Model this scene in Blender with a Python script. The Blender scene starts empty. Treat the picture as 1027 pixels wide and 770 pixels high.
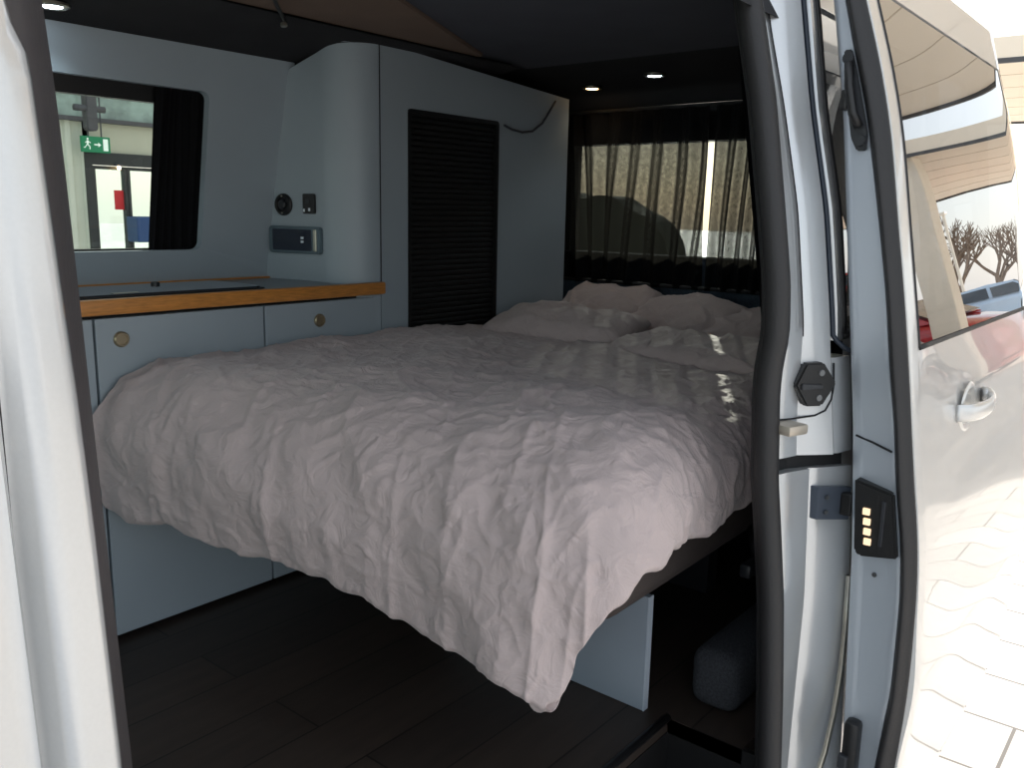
import bpy, bmesh, math, random
from math import sin, cos, pi, radians, sqrt
from mathutils import Vector, Matrix, noise
random.seed(4)
scene = bpy.context.scene
col = scene.collection

# ---------------------------------------------------------------- materials
def lin(c):
    return tuple(((v/255)/12.92 if v/255 <= .04045 else ((v/255+.055)/1.055)**2.4) for v in c)
MATS = {}
def mat(name, rgb, rough=.5, metal=0., coat=0., bump=0., bscale=60., var=0., vscale=8., spec=.5, emit=None, estr=0., trans=0., coat_rough=.03, stretch=None, sheen=0.):
    if name in MATS: return MATS[name]
    m = bpy.data.materials.new(name); m.use_nodes = True
    nt = m.node_tree; b = nt.nodes['Principled BSDF']
    c = (*lin(rgb), 1)
    b.inputs['Base Color'].default_value = c
    b.inputs['Roughness'].default_value = rough
    b.inputs['Metallic'].default_value = metal
    b.inputs['Coat Weight'].default_value = coat
    b.inputs['Coat Roughness'].default_value = coat_rough
    b.inputs['Specular IOR Level'].default_value = spec
    b.inputs['Sheen Weight'].default_value = sheen
    if trans: b.inputs['Transmission Weight'].default_value = trans
    if emit:
        b.inputs['Emission Color'].default_value = (*lin(emit), 1); b.inputs['Emission Strength'].default_value = estr
    tc = nt.nodes.new('ShaderNodeTexCoord'); mp = nt.nodes.new('ShaderNodeMapping')
    nt.links.new(tc.outputs['Object'], mp.inputs[0])
    if stretch: mp.inputs['Scale'].default_value = stretch
    if var:
        n = nt.nodes.new('ShaderNodeTexNoise'); n.inputs['Scale'].default_value = vscale; n.inputs['Detail'].default_value = 6
        nt.links.new(mp.outputs[0], n.inputs['Vector'])
        r = nt.nodes.new('ShaderNodeValToRGB')
        r.color_ramp.elements[0].position = .3; r.color_ramp.elements[1].position = .7
        r.color_ramp.elements[0].color = (*[v*(1-var) for v in c[:3]], 1); r.color_ramp.elements[1].color = (*[min(1, v*(1+var)) for v in c[:3]], 1)
        nt.links.new(n.outputs['Fac'], r.inputs[0]); nt.links.new(r.outputs[0], b.inputs['Base Color'])
    if bump:
        n2 = nt.nodes.new('ShaderNodeTexNoise'); n2.inputs['Scale'].default_value = bscale; n2.inputs['Detail'].default_value = 4
        nt.links.new(mp.outputs[0], n2.inputs['Vector'])
        bp = nt.nodes.new('ShaderNodeBump'); bp.inputs['Strength'].default_value = bump; bp.inputs['Distance'].default_value = .004
        nt.links.new(n2.outputs['Fac'], bp.inputs['Height']); nt.links.new(bp.outputs[0], b.inputs['Normal'])
    MATS[name] = m
    return m

PAINT = mat('silver_paint', (205, 207, 208), .32, .55, 1., var=.015, vscale=400)
PAINTD = mat('silver_paint_door', (212, 211, 208), .3, .45, 1., var=.015, vscale=400, coat_rough=.015)
RUBBER = mat('black_rubber', (34, 33, 34), .55, bump=.15, bscale=180)
RUBBERS = mat('soft_grey_rubber', (56, 53, 55), .5, bump=.1, bscale=120)
BPLAS = mat('black_plastic', (20, 20, 21), .42, bump=.1, bscale=300)
DPLAS = mat('dark_plastic', (42, 44, 48), .4, bump=.1, bscale=300)
LAM = mat('blue_grey_laminate', (157, 168, 175), .42, var=.03, vscale=5, bump=.03, bscale=200)
LAMG = mat('grey_laminate', (146, 156, 166), .42, var=.03, vscale=5, bump=.03, bscale=200)
LAML = mat('lit_edge_laminate', (176, 186, 196), .45, var=.02)  # grey laminate lightened for the panel edge that catches light
GAP = mat('dark_gap', (22, 23, 25), .7, var=.1)
WOOD = mat('oak_edge', (196, 130, 62), .4, var=.22, vscale=30, stretch=(1, 8, 8), bump=.1, bscale=60)
WTOP = mat('grey_worktop', (116, 121, 126), .3, var=.05, vscale=60)
HOBG = mat('hob_glass', (40, 52, 62), .09, coat=1., var=.05)
CHROME = mat('satin_metal', (176, 172, 160), .3, .95, var=.03)
BRONZE = mat('brushed_nickel', (172, 158, 132), .35, .8, var=.04)
SCREW = mat('steel_screw', (120, 122, 124), .35, .9, var=.05)
CARPET = mat('charcoal_carpet', (58, 60, 64), .95, bump=.8, bscale=350, var=.3, vscale=200, spec=.1)
HEADL = mat('black_headliner', (52, 52, 54), .9, bump=.4, bscale=300, var=.1, spec=.15)
ROOFB = mat('brown_roof', (122, 104, 92), .85, bump=.3, bscale=250, var=.06, spec=.2)
ROOFD = mat('dark_grey_roof', (86, 88, 96), .85, bump=.3, bscale=250, var=.06, spec=.2)
MATT = mat('brown_mattress_cloth', (66, 58, 55), .85, bump=.4, bscale=300, var=.1)
TAMB = mat('tambour_black', (15, 15, 16), .55, var=.05)
CREAM = mat('cream_canopy', (232, 219, 200), .7, var=.03, vscale=.6)
POSTM = mat('cream_post_paint', (228, 217, 200), .6, var=.03)
DARKST = mat('dark_fascia', (70, 70, 72), .6, var=.05)
LEDW = mat('lamp_lens_white', (240, 248, 255), .3, emit=(225, 242, 255), estr=14, var=.01)
LEDY = mat('lamp_lens_warm', (255, 240, 210), .3, emit=(255, 208, 146), estr=16, var=.01)
CONT = mat('gold_contact_glow', (255, 226, 190), .3, emit=(255, 214, 170), estr=.8, var=.01)  # gold contacts; their bright shine is put in as emission
GOLDT = mat('beige_latch', (190, 180, 165), .4, .5, var=.05)
HINGEP = mat('blue_grey_metal', (92, 100, 112), .4, .5, .4, var=.05)

def fabric():
    m = mat('duvet_cotton', (193, 177, 174), .85, sheen=.25, spec=.2)
    nt = m.node_tree; b = nt.nodes['Principled BSDF']
    tc = nt.nodes.new('ShaderNodeTexCoord')
    n1 = nt.nodes.new('ShaderNodeTexNoise'); n1.inputs['Scale'].default_value = 22; n1.inputs['Detail'].default_value = 8; n1.inputs['Distortion'].default_value = 1.2
    n2 = nt.nodes.new('ShaderNodeTexNoise'); n2.inputs['Scale'].default_value = 500
    w = nt.nodes.new('ShaderNodeMath'); w.operation = 'MULTIPLY_ADD'; w.inputs[1].default_value = .06
    for n in (n1, n2): nt.links.new(tc.outputs['Object'], n.inputs['Vector'])
    nt.links.new(n2.outputs['Fac'], w.inputs[0]); nt.links.new(n1.outputs['Fac'], w.inputs[2])
    bp = nt.nodes.new('ShaderNodeBump'); bp.inputs['Strength'].default_value = .6; bp.inputs['Distance'].default_value = .012
    nt.links.new(w.outputs[0], bp.inputs['Height']); nt.links.new(bp.outputs[0], b.inputs['Normal'])
    return m
DUV = fabric()

def glass(name, tint, gloss=.0, see=1., rough=.0):
    m = bpy.data.materials.new(name); m.use_nodes = True; nt = m.node_tree; nt.nodes.clear()
    o = nt.nodes.new('ShaderNodeOutputMaterial'); mx = nt.nodes.new('ShaderNodeMixShader')
    t = nt.nodes.new('ShaderNodeBsdfTransparent'); g = nt.nodes.new('ShaderNodeBsdfGlossy')
    g.inputs['Roughness'].default_value = rough
    t.inputs['Color'].default_value = (*tint, 1)
    fr = nt.nodes.new('ShaderNodeFresnel'); fr.inputs['IOR'].default_value = 1.5
    ad = nt.nodes.new('ShaderNodeMath'); ad.operation = 'ADD'; ad.use_clamp = True; ad.inputs[1].default_value = gloss
    nt.links.new(fr.outputs[0], ad.inputs[0]); nt.links.new(ad.outputs[0], mx.inputs[0])
    nt.links.new(t.outputs[0], mx.inputs[1]); nt.links.new(g.outputs[0], mx.inputs[2]); nt.links.new(mx.outputs[0], o.inputs[0])
    return m
GLASS = glass('clear_glass', (.86, .92, .88))
TINT = glass('tinted_glass', (.10, .11, .12), .42)
RGLASS = glass('rear_glass', (.75, .8, .78))

def curtain_mat(name, rgb, trans, sheer):
    m = bpy.data.materials.new(name); m.use_nodes = True; nt = m.node_tree; nt.nodes.clear(); L = nt.links.new
    o = nt.nodes.new('ShaderNodeOutputMaterial'); mx = nt.nodes.new('ShaderNodeMixShader'); m2 = nt.nodes.new('ShaderNodeMixShader')
    d = nt.nodes.new('ShaderNodeBsdfDiffuse'); t = nt.nodes.new('ShaderNodeBsdfTranslucent'); tr = nt.nodes.new('ShaderNodeBsdfTransparent')
    n = nt.nodes.new('ShaderNodeTexNoise'); n.inputs['Scale'].default_value = 90; n.inputs['Detail'].default_value = 1
    tc = nt.nodes.new('ShaderNodeTexCoord'); L(tc.outputs['Object'], n.inputs['Vector'])
    r = nt.nodes.new('ShaderNodeValToRGB'); r.color_ramp.elements[0].position = .35; r.color_ramp.elements[1].position = .7
    r.color_ramp.elements[0].color = (.6, .6, .6, 1); r.color_ramp.elements[1].color = (1, 1, 1, 1)
    L(n.outputs['Fac'], r.inputs[0])
    lw = nt.nodes.new('ShaderNodeLayerWeight'); lw.inputs['Blend'].default_value = .35
    inv = nt.nodes.new('ShaderNodeMath'); inv.operation = 'SUBTRACT'; inv.inputs[0].default_value = 1; L(lw.outputs['Facing'], inv.inputs[1]); inv.use_clamp = True
    sq = nt.nodes.new('ShaderNodeMath'); sq.operation = 'POWER'; sq.inputs[1].default_value = 4.; L(inv.outputs[0], sq.inputs[0])
    f = nt.nodes.new('ShaderNodeMath'); f.operation = 'MULTIPLY'; L(sq.outputs[0], f.inputs[0]); L(r.outputs[0], f.inputs[1])
    f2 = nt.nodes.new('ShaderNodeMath'); f2.operation = 'MULTIPLY'; f2.inputs[1].default_value = sheer; L(f.outputs[0], f2.inputs[0])
    t.inputs['Color'].default_value = (*lin(rgb), 1)
    d.inputs['Color'].default_value = (.012, .012, .013, 1); mx.inputs[0].default_value = trans
    L(d.outputs[0], mx.inputs[1]); L(t.outputs[0], mx.inputs[2]); L(f2.outputs[0], m2.inputs[0]); L(mx.outputs[0], m2.inputs[1]); L(tr.outputs[0], m2.inputs[2]); L(m2.outputs[0], o.inputs[0])
    return m
CURT = curtain_mat('sheer_black_curtain', (40, 38, 35), .3, .15)
CURTD = curtain_mat('black_curtain', (12, 12, 12), .2, .0)

def vinyl():
    m = mat('dark_oak_vinyl', (58, 50, 46), .45, spec=.35)
    nt = m.node_tree; b = nt.nodes['Principled BSDF']
    tc = nt.nodes.new('ShaderNodeTexCoord'); mp = nt.nodes.new('ShaderNodeMapping'); mp.inputs['Scale'].default_value = (2, 14, 1)
    n = nt.nodes.new('ShaderNodeTexNoise'); n.inputs['Scale'].default_value = 3; n.inputs['Detail'].default_value = 8
    nt.links.new(tc.outputs['Object'], mp.inputs[0]); nt.links.new(mp.outputs[0], n.inputs['Vector'])
    br = nt.nodes.new('ShaderNodeTexBrick'); br.inputs['Scale'].default_value = 1; br.inputs['Brick Width'].default_value = .9; br.inputs['Row Height'].default_value = .13
    br.inputs['Mortar Size'].default_value = .002; br.inputs['Color1'].default_value = (.045, .034, .028, 1); br.inputs['Color2'].default_value = (.03, .024, .021, 1); br.inputs['Mortar'].default_value = (.008, .007, .006, 1)
    nt.links.new(tc.outputs['Object'], br.inputs['Vector'])
    mx = nt.nodes.new('ShaderNodeMix'); mx.data_type = 'RGBA'; mx.blend_type = 'MULTIPLY'; mx.inputs[0].default_value = .8
    r = nt.nodes.new('ShaderNodeValToRGB'); r.color_ramp.elements[0].color = (.45, .45, .45, 1); r.color_ramp.elements[1].color = (1.4, 1.3, 1.2, 1)
    nt.links.new(n.outputs['Fac'], r.inputs[0]); nt.links.new(br.outputs['Color'], mx.inputs[6]); nt.links.new(r.outputs[0], mx.inputs[7])
    nt.links.new(mx.outputs[2], b.inputs['Base Color'])
    return m
VINYL = vinyl()

def paving():
    m = mat('pale_paving', (226, 218, 208), .6, spec=.4)
    nt = m.node_tree; b = nt.nodes['Principled BSDF']
    tc = nt.nodes.new('ShaderNodeTexCoord'); mp = nt.nodes.new('ShaderNodeMapping')
    mp.inputs['Rotation'].default_value = (0, 0, pi/2); mp.inputs['Location'].default_value = (0, -.09, 0)
    br = nt.nodes.new('ShaderNodeTexBrick'); br.inputs['Scale'].default_value = 1; br.inputs['Brick Width'].default_value = .6; br.inputs['Row Height'].default_value = .3
    br.inputs['Mortar Size'].default_value = .006; br.inputs['Mortar Smooth'].default_value = .3
    br.inputs['Color1'].default_value = (.78, .74, .69, 1); br.inputs['Color2'].default_value = (.62, .59, .56, 1); br.inputs['Mortar'].default_value = (.16, .15, .14, 1)
    nt.links.new(tc.outputs['Object'], mp.inputs[0]); nt.links.new(mp.outputs[0], br.inputs['Vector'])
    nt.links.new(br.outputs['Color'], b.inputs['Base Color'])
    return m
PAVE = paving()

# ---------------------------------------------------------------- mesh helpers
def new(name, bm, m, parent=None, smooth=False, auto=None):
    bmesh.ops.recalc_face_normals(bm, faces=bm.faces)
    me = bpy.data.meshes.new(name); bm.to_mesh(me); bm.free()
    o = bpy.data.objects.new(name, me); col.objects.link(o)
    for k in (m if isinstance(m, (list, tuple)) else [m]): me.materials.append(k)
    if smooth:
        for p in me.polygons: p.use_smooth = True
        if auto is not None:
            bmx = bmesh.new(); bmx.from_mesh(me)
            for e in bmx.edges:
                if len(e.link_faces) == 2 and e.calc_face_angle(0) > radians(auto): e.smooth = False
            bmx.to_mesh(me); bmx.free()
    if parent:
        o.parent = parent; o.matrix_parent_inverse = Matrix.Translation(-parent.location) if parent.type == 'EMPTY' and parent.parent is None else Matrix.Identity(4)
    return o
def thing(name, label, cat, loc=(0, 0, 0), group=None):
    o = bpy.data.objects.new(name, None); col.objects.link(o); o.location = loc; o.empty_display_size = .05
    o['label'] = label; o['category'] = cat
    if group: o['group'] = group
    return o
def tag(o, label, cat, group=None, kind=None):
    o['label'] = label; o['category'] = cat
    if group: o['group'] = group
    if kind: o['kind'] = kind
    return o
def struct(o, label=None):
    o['kind'] = 'structure'
    if label: o['label'] = label
    return o
def B(): return bmesh.new()
def box(bm, x0, x1, y0, y1, z0, z1, bev=0., seg=2, rot=None):
    t = bmesh.new(); bmesh.ops.create_cube(t, size=1)
    c = Vector(((x0+x1)/2, (y0+y1)/2, (z0+z1)/2))
    bmesh.ops.scale(t, vec=(x1-x0, y1-y0, z1-z0), verts=t.verts)
    if bev: bmesh.ops.bevel(t, geom=t.edges[:], offset=bev, segments=seg, affect='EDGES', profile=.5)
    if rot: bmesh.ops.rotate(t, matrix=rot, verts=t.verts)
    bmesh.ops.translate(t, vec=c, verts=t.verts)
    me = bpy.data.meshes.new('t'); t.to_mesh(me); t.free(); bm.from_mesh(me); bpy.data.meshes.remove(me)
    return bm
def grid(bm, rows, close_u=False):
    vs = [[bm.verts.new(p) for p in r] for r in rows]
    n = len(vs[0])
    for i in range(len(vs)-1):
        for j in range(n-1 if not close_u else n):
            k = (j+1) % n
            bm.faces.new((vs[i][j], vs[i][k], vs[i+1][k], vs[i+1][j]))
    return vs
def tube(bm, pts, r, n=10, sx=1., sy=1., cap=True):
    pts = [Vector(p) for p in pts]; rows = []
    up = Vector((0, 0, 1)) if abs((pts[1]-pts[0]).normalized().z) < .9 else Vector((1, 0, 0))
    for i, p in enumerate(pts):
        d = (pts[min(i+1, len(pts)-1)]-pts[max(i-1, 0)]).normalized()
        a = d.cross(up).normalized(); b2 = d.cross(a).normalized()
        rr = r[i] if isinstance(r, (list, tuple)) else r
        rows.append([p+a*cos(t)*rr*sx+b2*sin(t)*rr*sy for t in [2*pi*k/n for k in range(n)]])
    vs = grid(bm, rows, True)
    if cap:
        bm.faces.new(vs[0]); bm.faces.new(list(reversed(vs[-1])))
def prism(bm, poly, axis, a0, a1, bev=0.):
    t = bmesh.new()
    def P(u, v, w): return {'x': (w, u, v), 'y': (u, w, v), 'z': (u, v, w)}[axis]
    lo = [t.verts.new(P(u, v, a0)) for u, v in poly]; hi = [t.verts.new(P(u, v, a1)) for u, v in poly]
    n = len(poly); t.faces.new(lo); t.faces.new(list(reversed(hi)))
    for i in range(n): t.faces.new((lo[i], hi[i], hi[(i+1) % n], lo[(i+1) % n]))
    bmesh.ops.recalc_face_normals(t, faces=t.faces)
    if bev: bmesh.ops.bevel(t, geom=t.edges[:], offset=bev, segments=2, affect='EDGES')
    me = bpy.data.meshes.new('t'); t.to_mesh(me); t.free(); bm.from_mesh(me); bpy.data.meshes.remove(me)
def lathe(bm, prof, c, axis='z', n=24):
    rows = []
    for r, h in prof:
        row = []
        for k in range(n):
            a = 2*pi*k/n; u, v = r*cos(a), r*sin(a)
            row.append(Vector(c)+Vector({'z': (u, v, h), 'y': (u, h, v), 'x': (h, u, v)}[axis]))
        rows.append(row)
    vs = grid(bm, rows, True)
    bm.faces.new(vs[0]); bm.faces.new(vs[-1])
def lerp(tab, z):
    tab = sorted(tab)
    if z <= tab[0][0]: return tab[0][1]+(z-tab[0][0])*((tab[1][1]-tab[0][1])/(tab[1][0]-tab[0][0]) if len(tab) > 1 else 0)*.3
    if z >= tab[-1][0]: return tab[-1][1]+(z-tab[-1][0])*(tab[-1][1]-tab[-2][1])/(tab[-1][0]-tab[-2][0])
    for (a, u), (b, v) in zip(tab, tab[1:]):
        if a <= z <= b: return u+(v-u)*(z-a)/(b-a)
def smooth_tab(tab, z, w=.03):
    return (lerp(tab, z-w)+2*lerp(tab, z)+lerp(tab, z+w)+lerp(tab, z-w/2)+lerp(tab, z+w/2))/6
def soft_tab(tab, z, w=.07):
    ks = (-2, -1.5, -1, -.5, 0, .5, 1, 1.5, 2); ws = [math.exp(-k*k/1.6) for k in ks]
    return sum(lerp(tab, z+k*w/1.4)*q for k, q in zip(ks, ws))/sum(ws)
def frange(a, b, n): return [a+(b-a)*i/n for i in range(n+1)]
def rrect(x0, x1, z0, z1, r, n=6):
    p = []
    for cx, cz, a0 in ((x1-r, z1-r, 0), (x0+r, z1-r, pi/2), (x0+r, z0+r, pi), (x1-r, z0+r, 3*pi/2)):
        for k in range(n+1):
            a = a0+pi/2*k/n; p.append((cx+r*cos(a), cz+r*sin(a)))
    return p

# ---------------------------------------------------------------- camera
F = 870.; a = radians(39.1); pt = math.atan(171.2/F); rr = radians(1.22)
fw = Vector((cos(a)*cos(pt), sin(a)*cos(pt), -sin(pt))); rt = Vector((sin(a), -cos(a), 0)); up = rt.cross(fw)
rt2 = rt*cos(rr)+up*sin(rr); up2 = rt2.cross(fw)
cam_d = bpy.data.cameras.new('camera'); cam = bpy.data.objects.new('camera', cam_d); col.objects.link(cam)
M = Matrix((rt2, up2, -fw)).transposed().to_4x4(); M.translation = Vector((0, 0, .93)); cam.matrix_world = M
cam_d.sensor_width = 36; cam_d.lens = 36*F/1027; cam_d.clip_start = .01; cam_d.clip_end = 500
scene.camera = cam
GZ = -.55   # outside ground

# ================================================================= VAN SETTING
# floor with the step well cut out of its near edge
bm = B(); prism(bm, [(-.9, .70), (1.35, .70), (1.35, .55), (2.68, .55), (2.68, 2.06), (-.9, 2.06)], 'z', -.03, 0)
struct(new('floor', bm, VINYL))
# leaning far wall with the window opening
def wy(z): return 2.05 if z < .76 else 2.05-(z-.76)*.185
WX0, WX1, WZ0, WZ1 = .42, 1.235, .822, 1.203
bm = B()
outer_n = 6
op = rrect(WX0, WX1, WZ0, WZ1, .02, outer_n)
ZT = 1.33
def ring_out(px, pz):   # project opening point outwards to the panel edge
    return px, pz
# panel as quads round the opening
def strip(bm, y_off):
    def V(x, z): return bm.verts.new((x, wy(z)+y_off, z))
    n = len(op); inner = [V(*p) for p in op]
    outer = []
    for i, (x, z) in enumerate(op):
        k = i//(outer_n+1); f = (i % (outer_n+1))/outer_n
        if k == 0: q = (1.475, WZ1+(ZT-WZ1)*min(1, 2*f)) if f < .5 else (1.475-(1.475-WX1)*(2*f-1), ZT)
        elif k == 1: q = (WX0-(WX0-.02)*min(1, 2*f), ZT) if f < .5 else (.02, ZT-(ZT-WZ1)*(2*f-1))
        elif k == 2: q = (.02, WZ0-(WZ0-.74)*min(1, 2*f)) if f < .5 else (.02+(WX0-.02)*(2*f-1), .74)
        else: q = (WX1+(1.475-WX1)*min(1, 2*f), .74) if f < .5 else (1.475, .74+(WZ0-.74)*(2*f-1))
        outer.append(V(*q))
    for i in range(n):
        j = (i+1) % n; bm.faces.new((inner[i], inner[j], outer[j], outer[i]))
    return inner
i0 = strip(bm, 0); i1 = strip(bm, .022)
for i in range(len(i0)): bm.faces.new((i0[i], i0[(i+1) % len(i0)], i1[(i+1) % len(i0)], i1[i]))
box(bm, -.9, 2.62, 2.062, 2.075, 0, .76)
struct(new('wall_far', bm, LAM))
# rear part of far wall behind wardrobe
bm = B(); box(bm, 1.475, 2.66, 2.04, 2.06, .7, 1.34); struct(new('wall_far_rear', bm, CARPET))

# window in the far wall
bm = B()
fo = rrect(WX0-.03, WX1+.03, WZ0-.03, WZ1+.04, .03); fi = rrect(WX0+.02, WX1-.01, WZ0+.004, WZ1-.035, .015)
def ringface(bm, A, C, y0, y1):
    def R(P, dy): return [bm.verts.new((x, wy(z)+dy, z)) for x, z in P]
    rs = [R(A, y0), R(C, y0), R(C, y1), R(A, y1)]
    n = len(A)
    for k in range(4):
        p, q = rs[k], rs[(k+1) % 4]
        for i in range(n): bm.faces.new((p[i], p[(i+1) % n], q[(i+1) % n], q[i]))
ringface(bm, fo, fi, .035, .06)
w1 = struct(new('window_1', bm, BPLAS), 'black framed window over the hob looking out to a glazed entrance')
bm = B(); grid(bm, [[(x, wy(z)+.05, z) for x in (WX0, WX1)] for z in (WZ0-.02, WZ1+.02)])
p = new('window_pane', bm, GLASS, w1)
# ceiling: shaped headliner sections
def ceil_piece(name, x0, x1, prof, m, th=.02):
    bm = B(); xs = frange(x0, x1, 12)
    grid(bm, [[(x, y, z) for y, z in prof] for x in xs]); grid(bm, [[(x, y, z+th) for y, z in prof] for x in xs])
    return new(name, bm, m, None, True, 40)
struct(ceil_piece('ceiling', -.9, 2.1, [(1.70, 1.352), (1.74, 1.345), (1.80, 1.338), (1.88, 1.318), (1.945, 1.302), (2.05, 1.296)], HEADL), 'black headliner strip above the kitchen wall')
bm = B(); prism(bm, [(-.9, .70), (-.12, .70), (1.92, 1.69), (1.92, 1.71), (-.9, 1.71)], 'z', 1.358, 1.375, .002); struct(new('ceiling_brown_part', bm, ROOFB), 'brown part of the roof, cut off diagonally')  # brown part, ending diagonally against the dark grey
bm = B(); box(bm, -.9, 2.2, .7, 1.76, 1.366, 1.392, .006); struct(new('ceiling_middle', bm, ROOFD), 'dark grey part of the roof beside the brown one')
bm = B(); prof = [(2.18, 1.366), (2.24, 1.366), (2.30, 1.360), (2.42, 1.352), (2.55, 1.345), (2.60, 1.33), (2.62, 1.30), (2.68, 1.28)]
grid(bm, [[(x, y, z) for x, z in prof] for y in frange(.62, 2.06, 8)]); grid(bm, [[(x, y, z+.03) for x, z in prof] for y in frange(.62, 2.06, 8)])
struct(new('ceiling_rear', bm, HEADL, None, True, 40), 'black headliner over the pillows')
bm = B(); grid(bm, [[(x, y, z) for y, z in ((.60, 1.24), (.63, 1.30), (.66, 1.335), (.72, 1.36))] for x in frange(-.9, 2.3, 6)])
struct(new('ceiling_side_rail', bm, HEADL, None, True))

# rear wall: tailgate trim + frame around the rear glass
bm = B(); box(bm, 2.63, 2.70, .56, 2.06, 0, .80, .01); struct(new('wall_rear', bm, mat('slate_carpet', (70, 84, 98), .9, bump=.6, bscale=300, var=.2, vscale=150)), 'slate carpeted lower tailgate')
bm = B(); box(bm, 2.66, 2.72, .56, .74, .74, 1.33); box(bm, 2.66, 2.72, 1.90, 2.06, .74, 1.33); box(bm, 2.66, 2.72, .74, 1.90, 1.175, 1.36)
w2 = struct(new('window_2', bm, BPLAS), 'rear tailgate window behind the curtains')
bm = B(); box(bm, 2.70, 2.704, .72, 1.92, .73, 1.26); new('window_pane', bm, RGLASS, w2)
# near side trim behind the rear pillar
bm = B(); box(bm, 1.60, 2.66, .585, .60, .001, .72); grid(bm, [[(x, .59+(z-.72)*.17, z) for z in (.715, 1.0, 1.34)] for x in (1.40, 1.52)]); grid(bm, [[(x, .59+(z-.72)*.17, z) for z in (.715, 1.0, 1.34)] for x in (2.36, 2.66)]); grid(bm, [[(x, .59+(z-.72)*.17, z) for z in (1.18, 1.34)] for x in (1.52, 2.36)])
struct(new('wall_near', bm, mat('black_carpet', (24, 25, 27), .95, bump=.8, bscale=350, var=.3, vscale=200, spec=.05)), 'charcoal carpeted side trim behind the rear pillar')
bm = B(); box(bm, 1.42, 2.3, .60, .70, .001, .12, .03, 4); tag(new('wheel_arch_cover', bm, CARPET, None, True, 40), 'low charcoal carpeted ledge on the floor behind the rear pillar', 'carpeted ledge')
# cab front closure with windscreen
bm = B(); box(bm, -.94, -.9, .5, 2.1, -.5, .45); box(bm, -.94, -.9, .5, 2.1, 1.3, 1.4)
struct(new('wall_front', bm, HEADL)); bm = B(); box(bm, -.93, -.926, .5, 2.1, .45, 1.3); struct(new('window_3', bm, GLASS))

# step well below the floor edge
bm = B(); box(bm, .22, 1.35, .50, .70, -.24, -.22); box(bm, .22, 1.35, .698, .712, -.24, -.028); box(bm, 1.35, 1.36, .50, .70, -.24, -.001)
box(bm, .2, .22, .50, .70, -.24, 0)
struct(new('floor_step_well', bm, BPLAS), 'black step well inside the side door')
bm = B(); prism(bm, rrect(.26, 1.33, .515, .69, .05), 'z', -.218, -.2, .004)
tag(new('step_mat', bm, DPLAS, None, True, 40), 'dark grey ribbed rubber mat in the side door step', 'mat')
bm = B(); tube(bm, [(.25, .70, .002), (1.35, .70, .002)], .008, 8); struct(new('trim_1', bm, BPLAS, None, True), 'black edging of the floor at the step')

# ================================================================= VAN BODY
body = thing('van_body', 'silver van body shell around the open side doorway', 'van', (1.3, .5, GZ))
Yseal = [(1.40, .640), (1.252, .611), (1.106, .577), (.937, .548), (.831, .531), (.752, .526), (.704, .533), (.658, .534), (.586, .529), (.52, .525), (.432, .513), (.319, .499), (.161, .487), (.022, .479), (-.2, .47)]
Xs = 1.30
# rear pillar: jamb surface from the seal out to the skin groove
Ycr = [(1.40, .655), (1.235, .622), (1.107, .587), (.946, .55), (.754, .523), (.62, .522), (.545, .516)]
Ygr = [(1.40, .604), (1.271, .581), (1.107, .552), (.946, .515), (.778, .49), (.60, .470), (.545, .462)]
bm = B(); rows = []
for z in frange(.548, 1.40, 46):
    s = smooth_tab(Yseal, z); c = smooth_tab(Ycr, z); g = smooth_tab(Ygr, z)
    s2 = s-.004; cc = c*1.372/1.40
    rows.append([(1.318, s+.02, z), (1.314, s+.008, z), (1.318, s2, z), (1.345, s2+(cc-s2)*.5-.001, z), (1.370, cc, z), (1.372, cc+.0022, z), (1.374, cc-.0012, z), (1.398, (cc+g)/2-.002, z), (1.42, g, z), (1.424, g+.02, z)])
grid(bm, rows)
b0 = rows[0]; grid(bm, [b0, [(x, y+.018, z) for x, y, z in b0]])
new('rear_pillar', bm, PAINT, body, True, 55)
bm = B(); tube(bm, [(1.3722, smooth_tab(Ycr, z)*1.372/1.40-.0002, z) for z in frange(.745, 1.3, 30)], .0011, 6); new('crease_line', bm, GAP, body)
def drt(z): return soft_tab([(1.40, .56), (1.264, .529), (1.104, .500), (.947, .480), (.749, .455), (.605, .437), (.385, .418), (.222, .410), (-.004, .398), (-.2, .40)], z, .04)+.018
bm = B(); rows = []
for z in frange(.549, .708, 12):
    g = smooth_tab(Ygr, z); rows.append([(1.424, g+.014, z), (1.4245, g, z), (1.43, g-.004, z), (1.47, drt(z), z), (1.475, drt(z)+.02, z)])
grid(bm, rows); grid(bm, [rows[-1], [(x, y+.03, z) for x, y, z in rows[-1]]]); grid(bm, [rows[0], [(x, y+.03, z) for x, y, z in rows[0]]])
new('pillar_return', bm, PAINT, body, True, 50)
# lower jamb in two flat panels with a seam
Ylow = [(.53, .515), (.408, .506), (.287, .498), (.119, .490), (-.03, .482), (-.3, .47)]
bm = B(); rows = []; rows2 = []
for z in frange(-.3, .522, 30):
    s = smooth_tab(Yseal, z)-.004
    k = max(0, (z+.0))*.0
    xm = 1.40-(.02*max(0, (.3-z))/.3 if z < .3 else 0)
    ys = lerp([(.513, .492), (.289, .481), (-.03, .476), (-.3, .47)], z)
    rows.append([(1.318, s+.02, z), (1.314, s+.008, z), (1.318, s, z), (1.36, (s+ys)/2+.001, z), (xm-.003, ys, z), (xm, ys+.006, z)])
    rows2.append([(xm+.0005, ys+.008, z), (xm+.003, ys+.001, z), (1.42, ys-.012, z), (1.462, drt(z)+.004, z), (1.47, drt(z), z), (1.474, drt(z)+.03, z)])
grid(bm, rows); grid(bm, [rows[-1], [(x, y+.018, z) for x, y, z in rows[-1]]])
new('lower_pillar', bm, PAINT, body, True, 55)
bm = B(); grid(bm, rows2); grid(bm, [rows2[-1], [(x, y+.06, z) for x, y, z in rows2[-1]]])
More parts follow.
